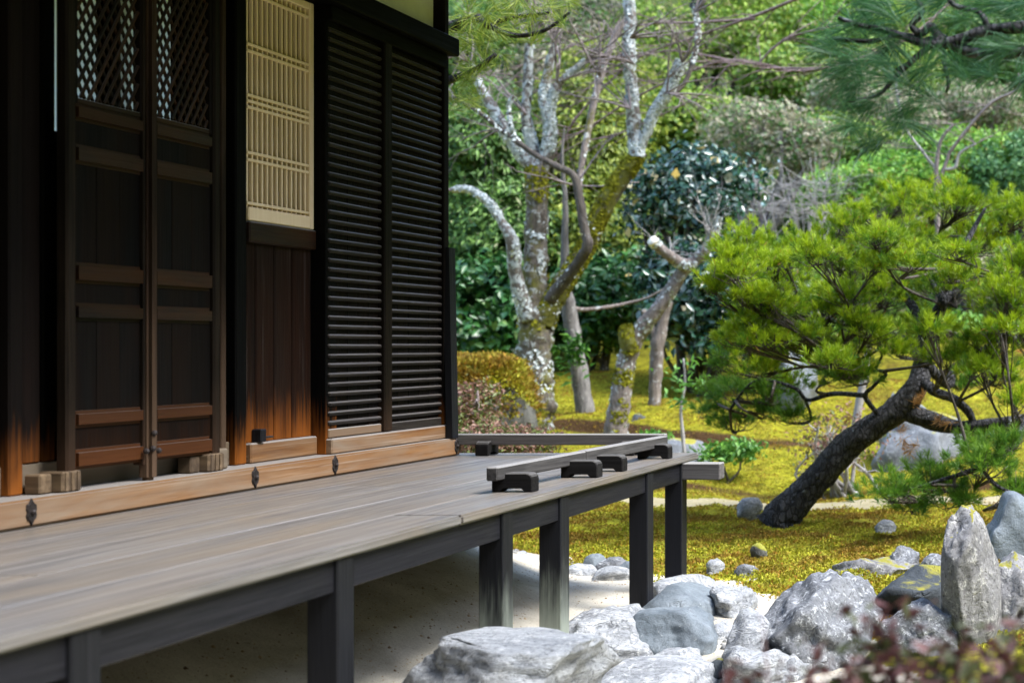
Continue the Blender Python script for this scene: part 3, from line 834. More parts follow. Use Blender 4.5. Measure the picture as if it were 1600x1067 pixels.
for i, (a, b_, c, d, lab) in enumerate((
        (886, 934, 880, 900, 'flat white pebble stone nearest the second post from the end'),
        (910, 948, 863, 893, 'dark rounded stone on top of the small cluster behind the posts'),
        (930, 992, 869, 895, 'wide grey stone at the back of the small cluster behind the posts'),
        (930, 988, 884, 908, 'low pale stone at the front of the small cluster behind the posts'),
        (965, 1000, 876, 900, 'small blue-grey stone at the right end of the cluster behind the posts'))):
    rock(lab, a, b_, c, d, 8.05 + .1 * (i % 2), .22, 40 + i, (R_PALE, R_BLUE, R_GREY, R_PALE, R_BLUE)[i], cuts=5, amp=.1, sub=3)
rock('small pale stone on the mound edge under the far end of the deck', 800, 828, 860, 878, 8.5, .15, 46, R_PALE, cuts=5, amp=.1, sub=3)
rock('little pale stone in the moss right of the last post', 1104, 1132, 872, 894, 8.4, .12, 47, R_PALE, cuts=5, amp=.1, sub=3)
rock('little round grey stone in the moss left of the big boulder', 1148, 1184, 879, 898, 8.2, .15, 48, R_GREY, cuts=4, amp=.08, sub=3)
rock('tiny moss-grown stone in the moss below the pine trunk', 1172, 1200, 847, 864, 9.3, .12, 49, R_MOSSY, cuts=4, amp=.1, sub=3)
rock('flat pale slab at the bottom edge right of the stepping stone', 925, 1118, 1034, 1085, 5.1, .5, 50, R_PALE, cuts=5, boxy=.75, amp=.06)
rock('small black pebble lying on the sand', 1104, 1142, 1028, 1058, 5.75, .14, 51, R_DARK, cuts=3, amp=.05, sub=3)
rock('small pale stone between the slab and the black pebble', 1022, 1064, 1022, 1046, 5.6, .16, 52, R_PALE, cuts=5, amp=.1, sub=3)
rock('pale moss-topped stone behind the end of the veranda', 1028, 1108, 684, 728, 13.3, .5, 53, R_FAR, cuts=6, boxy=.75, amp=.06)
rock('large blue-grey boulder under the pine limb', 1362, 1508, 630, 728, 13.6, .9, 54, R_FAR, cuts=12, boxy=.8, amp=.14)
rock('pale boulder seen through the lower left of the pine', 1206, 1280, 540, 625, 16.0, .8, 55, R_FAR, cuts=7, amp=.1)
rock('pale leaning boulder next to the pine trunk fork', 1386, 1425, 610, 690, 15.0, .6, 56, R_FAR, cuts=7, amp=.1)
rock('broad moss-capped boulder beyond the far rail', 610, 838, 558, 720, 12.6, 1.1, 57, R_MOSSY, sub=5, cuts=5, boxy=.7, amp=.06, flat_top=.55)
rock('small white stone at the foot of the leaning pine', 1150, 1192, 776, 792, 10.9, .2, 58, R_PALE, cuts=5, amp=.08, sub=3)
rock('small white stone in the moss right of the pine foot', 1366, 1400, 811, 828, 10.2, .15, 59, R_PALE, cuts=5, amp=.08, sub=3)
rock('dark mossy rock on the bank behind the twin trunks', 975, 1022, 645, 690, 15.0, .5, 60, R_DARK, cuts=5, amp=.1)
rock('flat grey stone on the moss bank beyond the far rail', 880, 960, 640, 664, 15.6, .6, 61, R_FAR, cuts=5, amp=.1, sub=3)

ROCKS = [o for o in bpy.data.objects if o.name.startswith(('garden_rock', 'stepping_stone', 'standing_stone'))]
PEB = []
rk = random.Random(3)
for o in ROCKS:
    if o.location.y > 9 or o.location.x > -.9: continue
    bb = [Vector(c) for c in o.bound_box]
    rx, ry_ = (bb[4].x - bb[0].x) / 2, (bb[2].y - bb[0].y) / 2
    for _ in range(int(16 * (rx + ry_) / .5)):
        a = rk.uniform(0, 6.283); k = rk.uniform(.9, 1.35)
        PEB.append((o.location.x + rx * k * math.cos(a), o.location.y + ry_ * k * math.sin(a), rk.uniform(.007, .024)))
bm = bmesh.new(); bmesh.ops.create_icosphere(bm, subdivisions=1, radius=1)
bm.verts.ensure_lookup_table()
iv = np.array([list(v.co) for v in bm.verts]); jf = np.array([[v.index for v in f.verts] for f in bm.faces]); bm.free()
Vs, Fs = [], []
for i, (x, y, r) in enumerate(PEB):
    sc_ = np.array([rk.uniform(.8, 1.4), rk.uniform(.8, 1.3), rk.uniform(.5, .8)]) * r
    Vs.append(iv * sc_ * RNG.uniform(.85, 1.15, (len(iv), 1)) + np.array([x, y, float(ground_z(x, y)) + r * .3])); Fs.append(jf + i * len(iv))
o = put('gravel', np_mesh('gravel', np.concatenate(Vs), np.concatenate(Fs), rock_mat('gravel_stone', (.10, .10, .10), (.36, .35, .33), (.5, .5, .48), .5, sc=3), True), (0, 0, 0))
tag(o, 'small loose stones gathered around the feet of the rocks', 'gravel', kind='stuff')

# ------------------------------------------------------------------ plants: builders
class Tubes:
    def __init__(self): self.V = []; self.Q = []; self.n = 0
    def add(self, pts, rad, sides=8, rough=0.0, seed=0):
        pts = [Vector(p) for p in pts]
        m = len(pts)
        if m < 2: return
        rg = random.Random(seed)
        t0 = (pts[1] - pts[0]).normalized()
        ref = Vector((0, 0, 1)) if abs(t0.z) < .9 else Vector((1, 0, 0))
        u = t0.cross(ref).normalized()
        rows = []
        for i in range(m):
            t = (pts[min(i + 1, m - 1)] - pts[max(i - 1, 0)]).normalized()
            u = (u - t * u.dot(t))
            u = u.normalized() if u.length > 1e-6 else t.orthogonal().normalized()
            v = t.cross(u)
            for k in range(sides):
                a = 2 * math.pi * k / sides
                r = rad[i]
                if rough:
                    q = pts[i] * 5 + Vector((math.cos(a), math.sin(a), 0)) * .8 + Vector((seed, 0, 0))
                    r *= 1 + rough * (mnoise.noise(q) * .9 + mnoise.noise(q * 2.7) * .8 + mnoise.noise(q * 6.3) * .5)
                self.V.append(pts[i] + (u * math.cos(a) + v * math.sin(a)) * r)
        b = self.n
        for i in range(m - 1):
            for k in range(sides):
                k2 = (k + 1) % sides
                self.Q.append((b + i * sides + k, b + i * sides + k2, b + (i + 1) * sides + k2, b + (i + 1) * sides + k))
        self.V.append(pts[0]); self.V.append(pts[-1])
        c0, c1 = b + m * sides, b + m * sides + 1
        for k in range(0, sides, 1):
            k2 = (k + 1) % sides
            self.Q.append((c0, b + k2, b + k, b + k))
            self.Q.append((c1, b + (m - 1) * sides + k, b + (m - 1) * sides + k2, b + (m - 1) * sides + k2))
        self.n = len(self.V)
    def mesh(self, name, mat, org):
        o = Vector(org)
        me = bpy.data.meshes.new(name)
        Q = [q if q[2] != q[3] else q[:3] for q in self.Q]
        me.from_pydata([tuple(v - o) for v in self.V], [], Q)
        me.polygons.foreach_set('use_smooth', [True] * len(me.polygons))
        me.update(); me.materials.append(mat)
        return me
    def build(self, name, mat, parent):
        org = wpos(parent)
        return put(name, self.mesh(name, mat, org), org, parent)

def spline(cp, per=6):
    """cp: list of (Vector, r) -> smooth points, radii"""
    pts, rad = [], []
    n = len(cp)
    for i in range(n - 1):
        p0 = cp[max(i - 1, 0)][0]; p1, r1 = cp[i]; p2, r2 = cp[i + 1]; p3 = cp[min(i + 2, n - 1)][0]
        for k in range(per):
            t = k / per
            pts.append(.5 * ((2 * p1) + (p2 - p0) * t + (2 * p0 - 5 * p1 + 4 * p2 - p3) * t * t + (3 * p1 - p0 - 3 * p2 + p3) * t ** 3))
            rad.append(r1 + (r2 - r1) * t)
    pts.append(cp[-1][0]); rad.append(cp[-1][1])
    return pts, rad

def limb(name, plist, Y, mat, parent, sides=10, rough=.18, seed=1, per=6):
    """plist: (px, py, radius px[, dY])"""
    cp = []
    for q in plist:
        y = Y + (q[3] if len(q) > 3 else 0)
        cp.append((P(q[0], q[1], y), q[2] / F * y))
    pts, rad = spline(cp, per)
    T = Tubes(); T.add(pts, rad, sides, rough, seed)
    return T.build(name, mat, parent), pts, rad

CR = {}
def crust(key, pts, rad, n, thr, fr):
    '''points on the limb surface where lichen or moss sits'''
    P_, N_ = CR.setdefault(key, ([], []))
    m = len(pts)
    for _ in range(n):
        i = random.randint(0, m - 2); t = random.random()
        c = pts[i].lerp(pts[i + 1], t); r = rad[i] + (rad[i + 1] - rad[i]) * t
        ax = (pts[i + 1] - pts[i]).normalized()
        d = Vector((random.gauss(0, 1), random.gauss(0, 1), random.gauss(0, 1))); d = (d - ax * d.dot(ax)).normalized()
        p = c + d * r * 1.02
        if mnoise.noise(p * fr) + .25 * mnoise.noise(p * fr * 3) > thr: P_.append(tuple(p)); N_.append(tuple(d))
def crust_part(key, name, parent, size, mat):
    P_, N_ = CR.pop(key)
    p, n = np.array(P_), np.array(N_)
    return leafpart(name, leaves_mesh(name, p + n * .004 - np.array(wpos(parent)), n, size, mat, .8, -.12, .35), parent)

def grow(T, p, d, L, r, depth, rg, droop=0.0, spread=.6, kids=(2, 4), shrink=.62, sides=4, tips=None, wob=.25):
    """recursive twig"""
    n = 5
    pts = [p.copy()]; rad = [r]
    q = p.copy(); dd = d.normalized()
    for i in range(n):
        dd = (dd + Vector((rg.gauss(0, wob), rg.gauss(0, wob), rg.gauss(0, wob) - droop)) * .5).normalized()
        q = q + dd * (L / n)
        pts.append(q.copy()); rad.append(r * (1 - .6 * (i + 1) / n))
    T.add(pts, rad, sides if r > .006 else 3)
    if tips is not None: tips.append((q.copy(), dd.copy()))
    if depth > 0:
        for k in range(rg.randint(*kids)):
            i = rg.randint(1, n)
            nd = (dd + Vector((rg.gauss(0, spread), rg.gauss(0, spread), rg.gauss(0, spread)))).normalized()
            grow(T, pts[i], nd, L * shrink * rg.uniform(.7, 1.2), rad[i] * .65, depth - 1, rg, droop, spread, kids, shrink, sides, tips, wob)

def unit(a): return a / (np.linalg.norm(a, axis=-1, keepdims=True) + 1e-9)

def leaves_mesh(name, pts, nrm, size, mat, aspect=.5, fold=.15, jitter=.8, along=None):
    """one diamond leaf per point: pts (n,3) centre, nrm (n,3) preferred normal"""
    n = len(pts)
    nr = unit(nrm + RNG.normal(0, jitter, (n, 3)))
    if along is None: along = RNG.normal(0, 1, (n, 3))
    tg = unit(along - nr * (along * nr).sum(1, keepdims=True))
    bt = np.cross(nr, tg)
    s = (size * RNG.uniform(.6, 1.3, n))[:, None]
    a = pts - tg * s * .5
    c = pts + tg * s * .5
    b_ = pts + bt * s * aspect * .5 + nr * s * fold - tg * s * .06
    d = pts - bt * s * aspect * .5 + nr * s * fold - tg * s * .06
    V = np.stack([a, b_, c, d], 1).reshape(-1, 3)
    q = np.arange(n * 4).reshape(n, 4)
    Fc = np.concatenate([q[:, [0, 1, 2]], q[:, [0, 2, 3]]], 1).reshape(-1, 3)
    return np_mesh(name, V, Fc, mat)

def cloud(ells, n, clumps, csize, shell=.55, flat=.6):
    """ells: list of (centre Vector, rx, ry, rz). returns points, outward normals"""
    vol = np.array([e[1] * e[2] + e[1] * e[3] + e[2] * e[3] for e in ells]); vol = vol / vol.sum()
    which = RNG.choice(len(ells), clumps, p=vol)
    C = np.array([list(e[0]) for e in ells])[which]; R = np.array([[e[1], e[2], e[3]] for e in ells])[which]
    d = unit(RNG.normal(0, 1, (clumps, 3)))
    rr = RNG.uniform(shell, 1.0, (clumps, 1)) ** .7
    cc = C + d * R * rr
    k = RNG.integers(0, clumps, n)
    off = RNG.normal(0, 1, (n, 3)) * csize * np.array([1, 1, flat])
    pts = cc[k] + off
    nrm = unit(d[k] * .7 + unit(off) * .6 + np.array([0, 0, .6]))
    return pts, nrm, d[k]

def ell(px, py, rx, ry, Y, ryd=None):
    """ellipsoid given by its silhouette in the view, at depth Y"""
    return (P(px, py, Y), rx / F * Y, (ryd if ryd else (rx + ry) * .5 / F * Y), ry / F * Y)

def needles(name, pos, dirs, nper, L, wd, mat, org, cone=.9, curve=0.0, tint=None):
    """pos, dirs (m,3): tufts of thin needle blades"""
    m = len(pos)
    P0 = np.repeat(pos, nper, 0); D = np.repeat(unit(dirs), nper, 0)
    n = len(P0)
    dd = unit(D + RNG.normal(0, 1, (n, 3)) * cone * RNG.uniform(.25, 1, (n, 1)))
    P0 = P0 - D * RNG.uniform(0, L * .55, (n, 1))
    ll = L * RNG.uniform(.65, 1.15, (n, 1))
    sd_ = unit(np.cross(dd, RNG.normal(0, 1, (n, 3)))) * wd * .5
    tip = P0 + dd * ll; tip[:, 2] -= curve * L
    mid = P0 + dd * ll * .55
    V = np.stack([P0 - sd_ * .5, mid - sd_, tip, mid + sd_], 1).reshape(-1, 3) - np.array(org)
    q = np.arange(n * 4, dtype=np.int32).reshape(n, 4)
    me = np_mesh(name, V, q, mat)
    if tint is not None:
        at = me.attributes.new('tint', 'FLOAT', 'FACE')
        at.data.foreach_set('value', np.repeat(tint, nper).astype(np.float32))
    return me

def leafpart(name, me, parent, label=None):
    o = put(name, me, wpos(parent), parent)
    o['kind'] = 'stuff'
    if label: o['label'] = label
    return o

def base_of(px, Y, dx=0):
    x = (px - VX) / F * Y + dx
    return Vector((x, Y, float(ground_z(x, Y))))

# ------------------------------------------------------------------ leaning pine
PY = 10.5
pine = empty('pine_tree', base_of(1222, PY), 'leaning dark-barked garden pine with bright yellow-green needles', 'tree')
bz = pine.location.z
trunk, tp, tr = limb('trunk', [(1214, 822, 34), (1228, 800, 28), (1262, 766, 24), (1318, 702, 23), (1366, 666, 21), (1405, 638, 21), (1432, 604, 18), (1442, 565, 14, .1), (1450, 520, 13, .2), (1475, 470, 9, .3), (1490, 420, 6, .4), (1500, 370, 4, .5)], PY, B_PINE, pine, 18, .15, 3, 10)
LIMBS = [
    [(1405, 640, 15), (1450, 655, 14), (1500, 668, 12, -.1), (1545, 664, 11, -.2), (1605, 655, 9, -.3), (1680, 640, 6, -.3)],
    [(1438, 590, 8), (1462, 612, 8, -.15), (1488, 622, 7, -.2), (1512, 642, 7, -.2), (1522, 664, 6, -.1)],
    [(1440, 560, 10), (1480, 600, 8, .2), (1492, 575, 7, .3), (1540, 545, 6, .4), (1600, 525, 4, .5)],
    [(1440, 560, 10), (1400, 525, 7, .1), (1340, 510, 5, .1), (1270, 495, 4, 0), (1200, 485, 3, 0), (1150, 440, 2, 0)],
    [(1448, 525, 9), (1420, 470, 7, .4), (1370, 430, 5, .6), (1300, 400, 4, .6), (1220, 385, 3, .5)],
    [(1470, 475, 8), (1510, 440, 6, .2), (1560, 410, 4, .3), (1620, 390, 3, .3)],
    [(1475, 470, 7), (1440, 410, 4, .3), (1400, 360, 3, .5), (1350, 350, 2, .6)],
    [(1490, 420, 6), (1520, 360, 4, .2), (1540, 325, 2, .2)],
    [(1379, 655, 5), (1366, 640, 4, -.1), (1352, 618, 4, -.15), (1366, 602, 3, -.2), (1384, 582, 3, -.25), (1340, 575, 3, -.3), (1290, 570, 2, -.3)],
    [(1352, 618, 4, -.15), (1300, 615, 4, .1), (1262, 625, 3, .2), (1240, 605, 3, .2), (1180, 595, 2, .3), (1140, 640, 2, .3)],
    [(1605, 655, 8, -.3), (1580, 700, 6, -.8), (1530, 730, 5, -1.1), (1470, 750, 3, -1.2), (1400, 770, 2, -1.2)],
    [(1530, 730, 4, -1.1), (1560, 760, 3, -1.2), (1600, 775, 2, -1.2)],
]
lpts = [(p, 1) for p in tp[-30:]]
for i, L in enumerate(LIMBS):
    _, a, r = limb('branch', L, PY, B_PINE, pine, 8, .2, 20 + i, 6)
    lpts += [(p, 1) for p in a]
LP = np.array([list(p[0]) for p in lpts])
PADS = [(1172, 382, 50, 22), (1245, 385, 55, 22), (1325, 350, 58, 24), (1405, 318, 60, 24), (1495, 315, 68, 26), (1580, 340, 50, 26),
        (1145, 425, 34, 18), (1225, 435, 62, 25), (1315, 412, 65, 28), (1415, 380, 66, 30), (1520, 380, 66, 30), (1600, 415, 44, 30),
        (1195, 490, 55, 24), (1290, 478, 60, 28), (1378, 455, 56, 28), (1480, 445, 66, 30), (1575, 470, 52, 30),
        (1175, 548, 46, 22), (1265, 545, 55, 22), (1355, 530, 55, 24), (1450, 515, 58, 24), (1545, 530, 58, 26),
        (1225, 598, 46, 16), (1330, 578, 42, 12), (1565, 590, 45, 20), (1480, 560, 46, 16), (1590, 625, 34, 14)]
rq = random.Random(77)
for _ in range(34):                       # filler pads towards the viewer and between the tiers
    x = rq.uniform(1140, 1600); top = 400 - (x - 1130) * .25 if x < 1430 else 325 + (x - 1430) * .12
    PADS.append((x, rq.uniform(top + 20, 560 if x > 1250 else 530), rq.uniform(30, 46), rq.uniform(12, 18)))
PADS += [(1195, 575, 44, 16), (1300, 562, 44, 14), (1405, 548, 40, 12), (1535, 575, 44, 16), (1245, 520, 44, 16), (1120, 450, 26, 14), (1140, 400, 30, 14)]
NFRONT = 41
PADS_D = [(1340, 592, 40, 12), (1290, 585, 36, 12), (1500, 600, 36, 12), (1130, 565, 34, 16), (1205, 615, 40, 16), (1240, 650, 34, 14), (1105, 640, 24, 14), (1160, 610, 46, 22), (1150, 660, 40, 20), (1190, 640, 30, 16), (1115, 610, 24, 14), (1395, 768, 50, 20), (1460, 752, 56, 24), (1540, 722, 52, 28), (1590, 765, 40, 22), (1530, 690, 45, 14), (1425, 790, 40, 14), (1500, 780, 40, 16), (1580, 690, 30, 16)]
def pine_pads(pads, per_area, Yoff, twigs, upw=.9):
    pos, dr = [], []
    for i, (cx, cy, rx, ry) in enumerate(pads):
        yo = Yoff(i)
        rx *= 1.22; ry *= 1.75
        e = ell(cx, cy, rx, ry, PY + yo, rx * .85 / F * PY)
        n = int(per_area * rx * ry / 1000) + 6
        d = unit(RNG.normal(0, 1, (n, 3))); d[:, 2] = np.abs(d[:, 2]) * 1.3 - .35
        pp = np.array(list(e[0])) + d * np.array([e[1], e[2], e[3]]) * RNG.uniform(.15, 1.1, (n, 1))
        out = unit(d * np.array([.8, .8, .4]) + np.array([0, 0, upw]) + RNG.normal(0, .25, (n, 3)))
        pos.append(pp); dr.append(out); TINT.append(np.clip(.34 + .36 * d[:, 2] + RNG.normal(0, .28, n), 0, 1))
        # twigs: from nearest limb to the pad heart, then out to tufts
        c = Vector(e[0]) - Vector((0, 0, e[3] * .5))
        k = np.argmin(((LP - np.array(list(c))) ** 2).sum(1)); s = Vector(LP[k])
        mid = (s + c) / 2 + Vector((random.gauss(0, .06), random.gauss(0, .06), random.uniform(-.08, .03))) + Vector((random.gauss(0, .12), random.gauss(0, .12), 0))
        sp, rr = spline([(s, .014), (mid, .010), (c, .006)], 4)
        twigs.add(sp, rr, 5, .2, i)
        for j in range(0, n):
            t = Vector(pp[j]); h = c.lerp(t, .5) + Vector((random.gauss(0, .03), random.gauss(0, .03), -.03))
            st = sp[random.randint(len(sp) // 2, len(sp) - 1)]
            twigs.add([st, h, t], [.0045, .0035, .002], 3) if j % 3 == 0 else None
    return np.concatenate(pos), np.concatenate(dr)
TW = Tubes(); TINT = []
rp = random.Random(5)
offs = [rp.uniform(-.7, .9) for _ in PADS[:-NFRONT]] + [rp.uniform(-1.2, -.3) for _ in range(NFRONT)]
pos, dr = pine_pads(PADS, 33, lambda i: offs[i], TW)
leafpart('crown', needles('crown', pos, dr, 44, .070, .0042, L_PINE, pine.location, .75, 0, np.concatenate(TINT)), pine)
TINT.clear()
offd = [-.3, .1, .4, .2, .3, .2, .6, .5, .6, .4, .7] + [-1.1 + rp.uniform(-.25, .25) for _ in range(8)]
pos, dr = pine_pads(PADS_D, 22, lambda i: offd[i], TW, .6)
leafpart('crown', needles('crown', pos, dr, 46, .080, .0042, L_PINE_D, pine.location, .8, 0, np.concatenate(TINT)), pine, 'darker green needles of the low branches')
tw = TW.build('twigs', B_DARKB, pine); tw['kind'] = 'stuff'
dp = np.array([list(P(x, y, PY - .25)) for x, y in ((1442, 618), (1432, 628), (1408, 672), (1412, 690), (1418, 706), (1466, 656), (1480, 660), (1326, 655), (1590, 548), (1428, 695))])
leafpart('dry_tuft', needles('dry_tuft', dp, RNG.normal(0, 1, dp.shape), 40, .09, .005, L_GRASSY, pine.location, 1.2), pine, 'dead orange needle tufts on the pine trunk')

# ------------------------------------------------------------------ near pine branch, top right
n1 = empty('pine_tree', base_of(2080, 4.3), 'blurred bluish-green pine branch hanging in the top right corner', 'tree')
b0 = n1.location
limb('trunk', [(2080, 1240, 60), (2085, 800, 50), (2060, 400, 42), (2040, 100, 34), (2050, -300, 22)], 4.3, B_PINE, n1, 12, .2, 61)
NB = [
    [(2045, 150, 24), (1850, 60, 16), (1700, 55, 13), (1610, 44, 11), (1545, 46, 9), (1500, 62, 9), (1455, 70, 8), (1420, 60, 6), (1385, 48, 5), (1345, 40, 4), (1310, 28, 3)],
    [(1610, 78, 8), (1560, 86, 8), (1510, 80, 8), (1470, 58, 7), (1455, 40, 7), (1440, 52, 6), (1425, 40, 5), (1440, 20, 5), (1430, -10, 4)],
    [(1850, 60, 12), (1700, 80, 10), (1610, 78, 9)],
    [(1470, 58, 6), (1420, 100, 5), (1395, 125, 4), (1370, 150, 3), (1320, 160, 2)],
    [(1455, 70, 5), (1410, 55, 4), (1360, 65, 4), (1300, 60, 3)],
    [(1475, 60, 4), (1476, 100, 4), (1482, 130, 3), (1478, 145, 2)],
    [(1545, 46, 5), (1530, 20, 4), (1490, 8, 4), (1470, -20, 3)],
    [(1510, 80, 4), (1450, 60, 4), (1440, 85, 3), (1400, 110, 3)],
]
for i, L in enumerate(NB): limb('branch', L, 4.3, B_PINE, n1, 8, .25, 70 + i, 5)
tl = [(1335, 40), (1300, 60), (1345, 15), (1320, 95), (1290, 85), (1350, 120), (1325, 150), (1375, 30), (1400, 120), (1360, 165), (1430, 15), (1395, 70), (1385, 5),
      (1470, 8), (1500, 20), (1540, 8), (1580, 20), (1600, 5), (1570, 75), (1600, 110), (1530, 120), (1500, 110), (1440, 110), (1450, 150), (1330, 200), (1410, 180), (1550, 60), (1315, 120), (1370, 90), (1425, 205), (1365, 215)]
tp_ = np.array([list(P(x + random.gauss(0, 6), y + random.gauss(0, 6), 4.3 + random.uniform(-.25, .35))) for x, y in tl for _ in range(2)])
td = np.array([[-.8 + random.gauss(0, .6), random.gauss(0, .5), random.gauss(0, .5) - (.35 if i > 45 else 0)] for i in range(len(tp_))])
leafpart('needles', needles('needles', tp_, td, 64, .135, .0026, L_PINE_B, b0, .6, .10), n1)

# ------------------------------------------------------------------ pine behind the hall corner, top left
n2 = empty('pine_tree', base_of(600, 9.6), 'yellow-green pine boughs above the lintel end at the hall corner', 'tree')
b0 = n2.location
limb('trunk', [(600, 860, 34), (590, 500, 30), (600, 150, 24), (610, -200, 16)], 9.6, B_PINE, n2, 10, .2, 81)
for i, L in enumerate([[(602, 120, 14), (680, 60, 10, -.2), (740, 28, 7, -.3), (766, 42, 6, -.3), (790, 30, 4, -.3), (860, 20, 2, -.3)],
                       [(602, 160, 12), (690, 130, 7, -.2), (740, 110, 4, -.3), (775, 85, 3, -.3)],
                       [(740, 28, 5, -.3), (800, 55, 4, -.4), (850, 48, 3, -.4), (890, 20, 2, -.4)]]):
    limb('branch', L, 9.6, B_PINE, n2, 8, .2, 85 + i)
tl = [(722, 30), (740, 10), (760, 35), (785, 20), (810, 10), (835, 25), (800, 45), (860, 8), (870, 30), (775, 60), (745, 65), (722, 75), (728, 105), (750, 100), (724, 140), (738, 150), (770, 95), (720, 165), (890, 10), (830, 55), (750, 45), (780, 0), (715, 50), (735, 125)]
tp_ = np.array([list(P(x + random.gauss(0, 8), y + random.gauss(0, 8), 9.3 + random.uniform(-.3, .4))) for x, y in tl for _ in range(4)])
td = np.stack([RNG.normal(.1, .7, len(tp_)), RNG.normal(-.1, .6, len(tp_)), RNG.normal(.25, .5, len(tp_))], 1)
leafpart('needles', needles('needles', tp_, td, 30, .15, .0045, L_PINE_Y, b0, .8, .05), n2)

# ------------------------------------------------------------------ lichened plum tree
QY = 15.0
plum = empty('plum_tree', base_of(832, QY), 'old many-limbed plum tree crusted with pale lichen and moss', 'tree')
_, a, r = limb('trunk', [(822, 712, 56), (826, 676, 40), (830, 640, 32), (834, 590, 28), (834, 530, 26), (836, 470, 21), (838, 420, 17), (838, 370, 16), (839, 310, 16), (839, 262, 16)], QY, B_PLUM, plum, 20, .25, 91, 10)
crust('lichen', a, r, 5000, .24, 2.4); crust('moss', a, r, 5000, .02, 2.0)
PL = [
    ([(846, 505, 24), (862, 472, 19), (890, 428, 17), (915, 388, 16), (936, 338, 17), (968, 283, 17), (997, 244, 13)], B_MOSS),
    ([(997, 246, 14), (992, 215, 13), (989, 173, 12), (985, 118, 11), (983, 60, 10), (985, 20, 10), (975, -30, 9)], B_PLUM_UP),
    ([(996, 240, 10), (1010, 206, 9), (1023, 174, 9), (1042, 146, 10), (1066, 96, 11)], B_PLUM_UP),
    ([(839, 266, 14), (818, 244, 13), (790, 206, 12), (767, 165, 10), (747, 128, 8), (735, 100, 6)], B_PLUM_UP),
    ([(838, 262, 12), (830, 222, 10), (822, 178, 9), (826, 108, 8), (828, 70, 6)], B_PLUM_UP),
    ([(842, 262, 13), (857, 228, 11), (859, 190, 11), (850, 150, 9), (861, 92, 8), (868, 70, 6)], B_PLUM_UP),
    ([(858, 190, 8), (862, 158, 8), (874, 130, 7), (898, 110, 5), (915, 96, 4)], B_PLUM_UP),
    ([(858, 470, 11, -.3), (900, 415, 10, -.4), (918, 385, 9, -.5), (914, 362, 8, -.5), (906, 315, 8, -.5), (896, 275, 7, -.5), (869, 260, 6, -.5), (838, 243, 5, -.5), (806, 220, 5, -.5), (779, 200, 4, -.5), (751, 177, 4, -.5), (708, 152, 3, -.4)], B_DARKB),
    ([(826, 500, 16, -.1), (808, 440, 12, -.2), (800, 378, 11, -.3), (785, 350, 8, -.3), (767, 320, 7, -.3), (735, 297, 6, -.3), (706, 297, 5, -.3)], B_PLUM_UP),
    ([(925, 365, 6, .2), (905, 300, 5, .5), (920, 200, 6, .7), (938, 120, 7, .8), (960, 60, 6, .9), (985, 20, 5, 1)], B_SMOOTH),
    ([(800, 670, 26), (845, 672, 22), (880, 682, 12), (905, 690, 6)], B_PLUM),
    ([(806, 220, 3, -.5), (798, 195, 3, -.5), (796, 165, 3, -.5), (803, 150, 2, -.5)], B_DARKB),
    ([(1030, 160, 4), (1070, 130, 4, .2), (1090, 60, 5, .3), (1085, 10, 5, .3)], B_DARKB),
]
for i, (L, mt) in enumerate(PL):
    L = [(q[0], q[1], q[2] * .85) + tuple(q[3:]) for q in L]
    _, a, r = limb('branch', L, QY, mt, plum, 12, .22, 100 + i, 8)
    if mt is B_PLUM_UP: crust('lichen', a, r, 2200, .06, 2.6)
    elif mt is B_MOSS: crust('moss', a, r, 5000, -.12, 2.2); crust('lichen', a, r, 700, .15, 3.5)
    else: crust('lichen', a, r, 300, .2, 3.5)
crust_part('lichen', 'lichen', plum, .040, L_LICHEN); crust_part('moss', 'moss', plum, .045, L_LIMBMOSS)
T = Tubes(); rg = random.Random(12)
for (x, y, dx, dz, n) in ((735, 100, -.5, .8, 6), (708, 155, -1, .2, 5), (828, 72, 0, 1, 6), (868, 72, .3, 1, 6), (915, 96, 1, .5, 6), (1066, 98, .5, 1, 4), (900, 290, .3, .8, 3), (870, 130, .6, .8, 4), (822, 180, -.5, .8, 3), (985, 170, -.8, .6, 4), (1042, 146, .9, .3, 4), (706, 297, -1, -.1, 3), (790, 200, -.8, .4, 3), (990, 100, -.8, .5, 4), (985, 60, .7, .5, 4), (938, 120, -.4, 1, 4), (1085, 20, .4, 1, 4)):
    for _ in range(n):
        grow(T, P(x, y, QY - .2), Vector((dx + rg.gauss(0, .5), rg.gauss(0, .5), dz + rg.gauss(0, .4))), rg.uniform(.5, .9), .013, 2, rg, .03, .5)
tw = T.build('twigs', B_TWIG, plum); tw['kind'] = 'stuff'

# other trunks of the middle ground
t2 = empty('tree', base_of(921, 15.4), 'thin dark leaning trunk just right of the lichened plum', 'tree')
limb('trunk', [(925, 700, 18), (920, 672, 15), (909, 609, 13), (899, 545, 12), (891, 490, 11), (884, 440, 8), (882, 380, 5.5), (884, 320, 4), (878, 250, 2.5), (882, 200, 1)], 15.4, B_GREYB, t2, 10, .2, 120)
limb('branch', [(889, 482, 5), (915, 484, 3.4, .1), (950, 480, 3, .2), (980, 474, 2.6, .3), (1010, 466, 2, .3), (1040, 450, 1.2, .3)], 15.4, B_SMOOTH, t2, 8, .15, 121)
lt = np.array([list(P(889 + random.gauss(0, 14), 552 + random.gauss(0, 16), 15.1)) for _ in range(120)])
leafpart('leaves', leaves_mesh('leaves', lt - np.array(t2.location), np.tile([0, -.3, 1.], (len(lt), 1)), .13, L_GREEN, .35), t2)

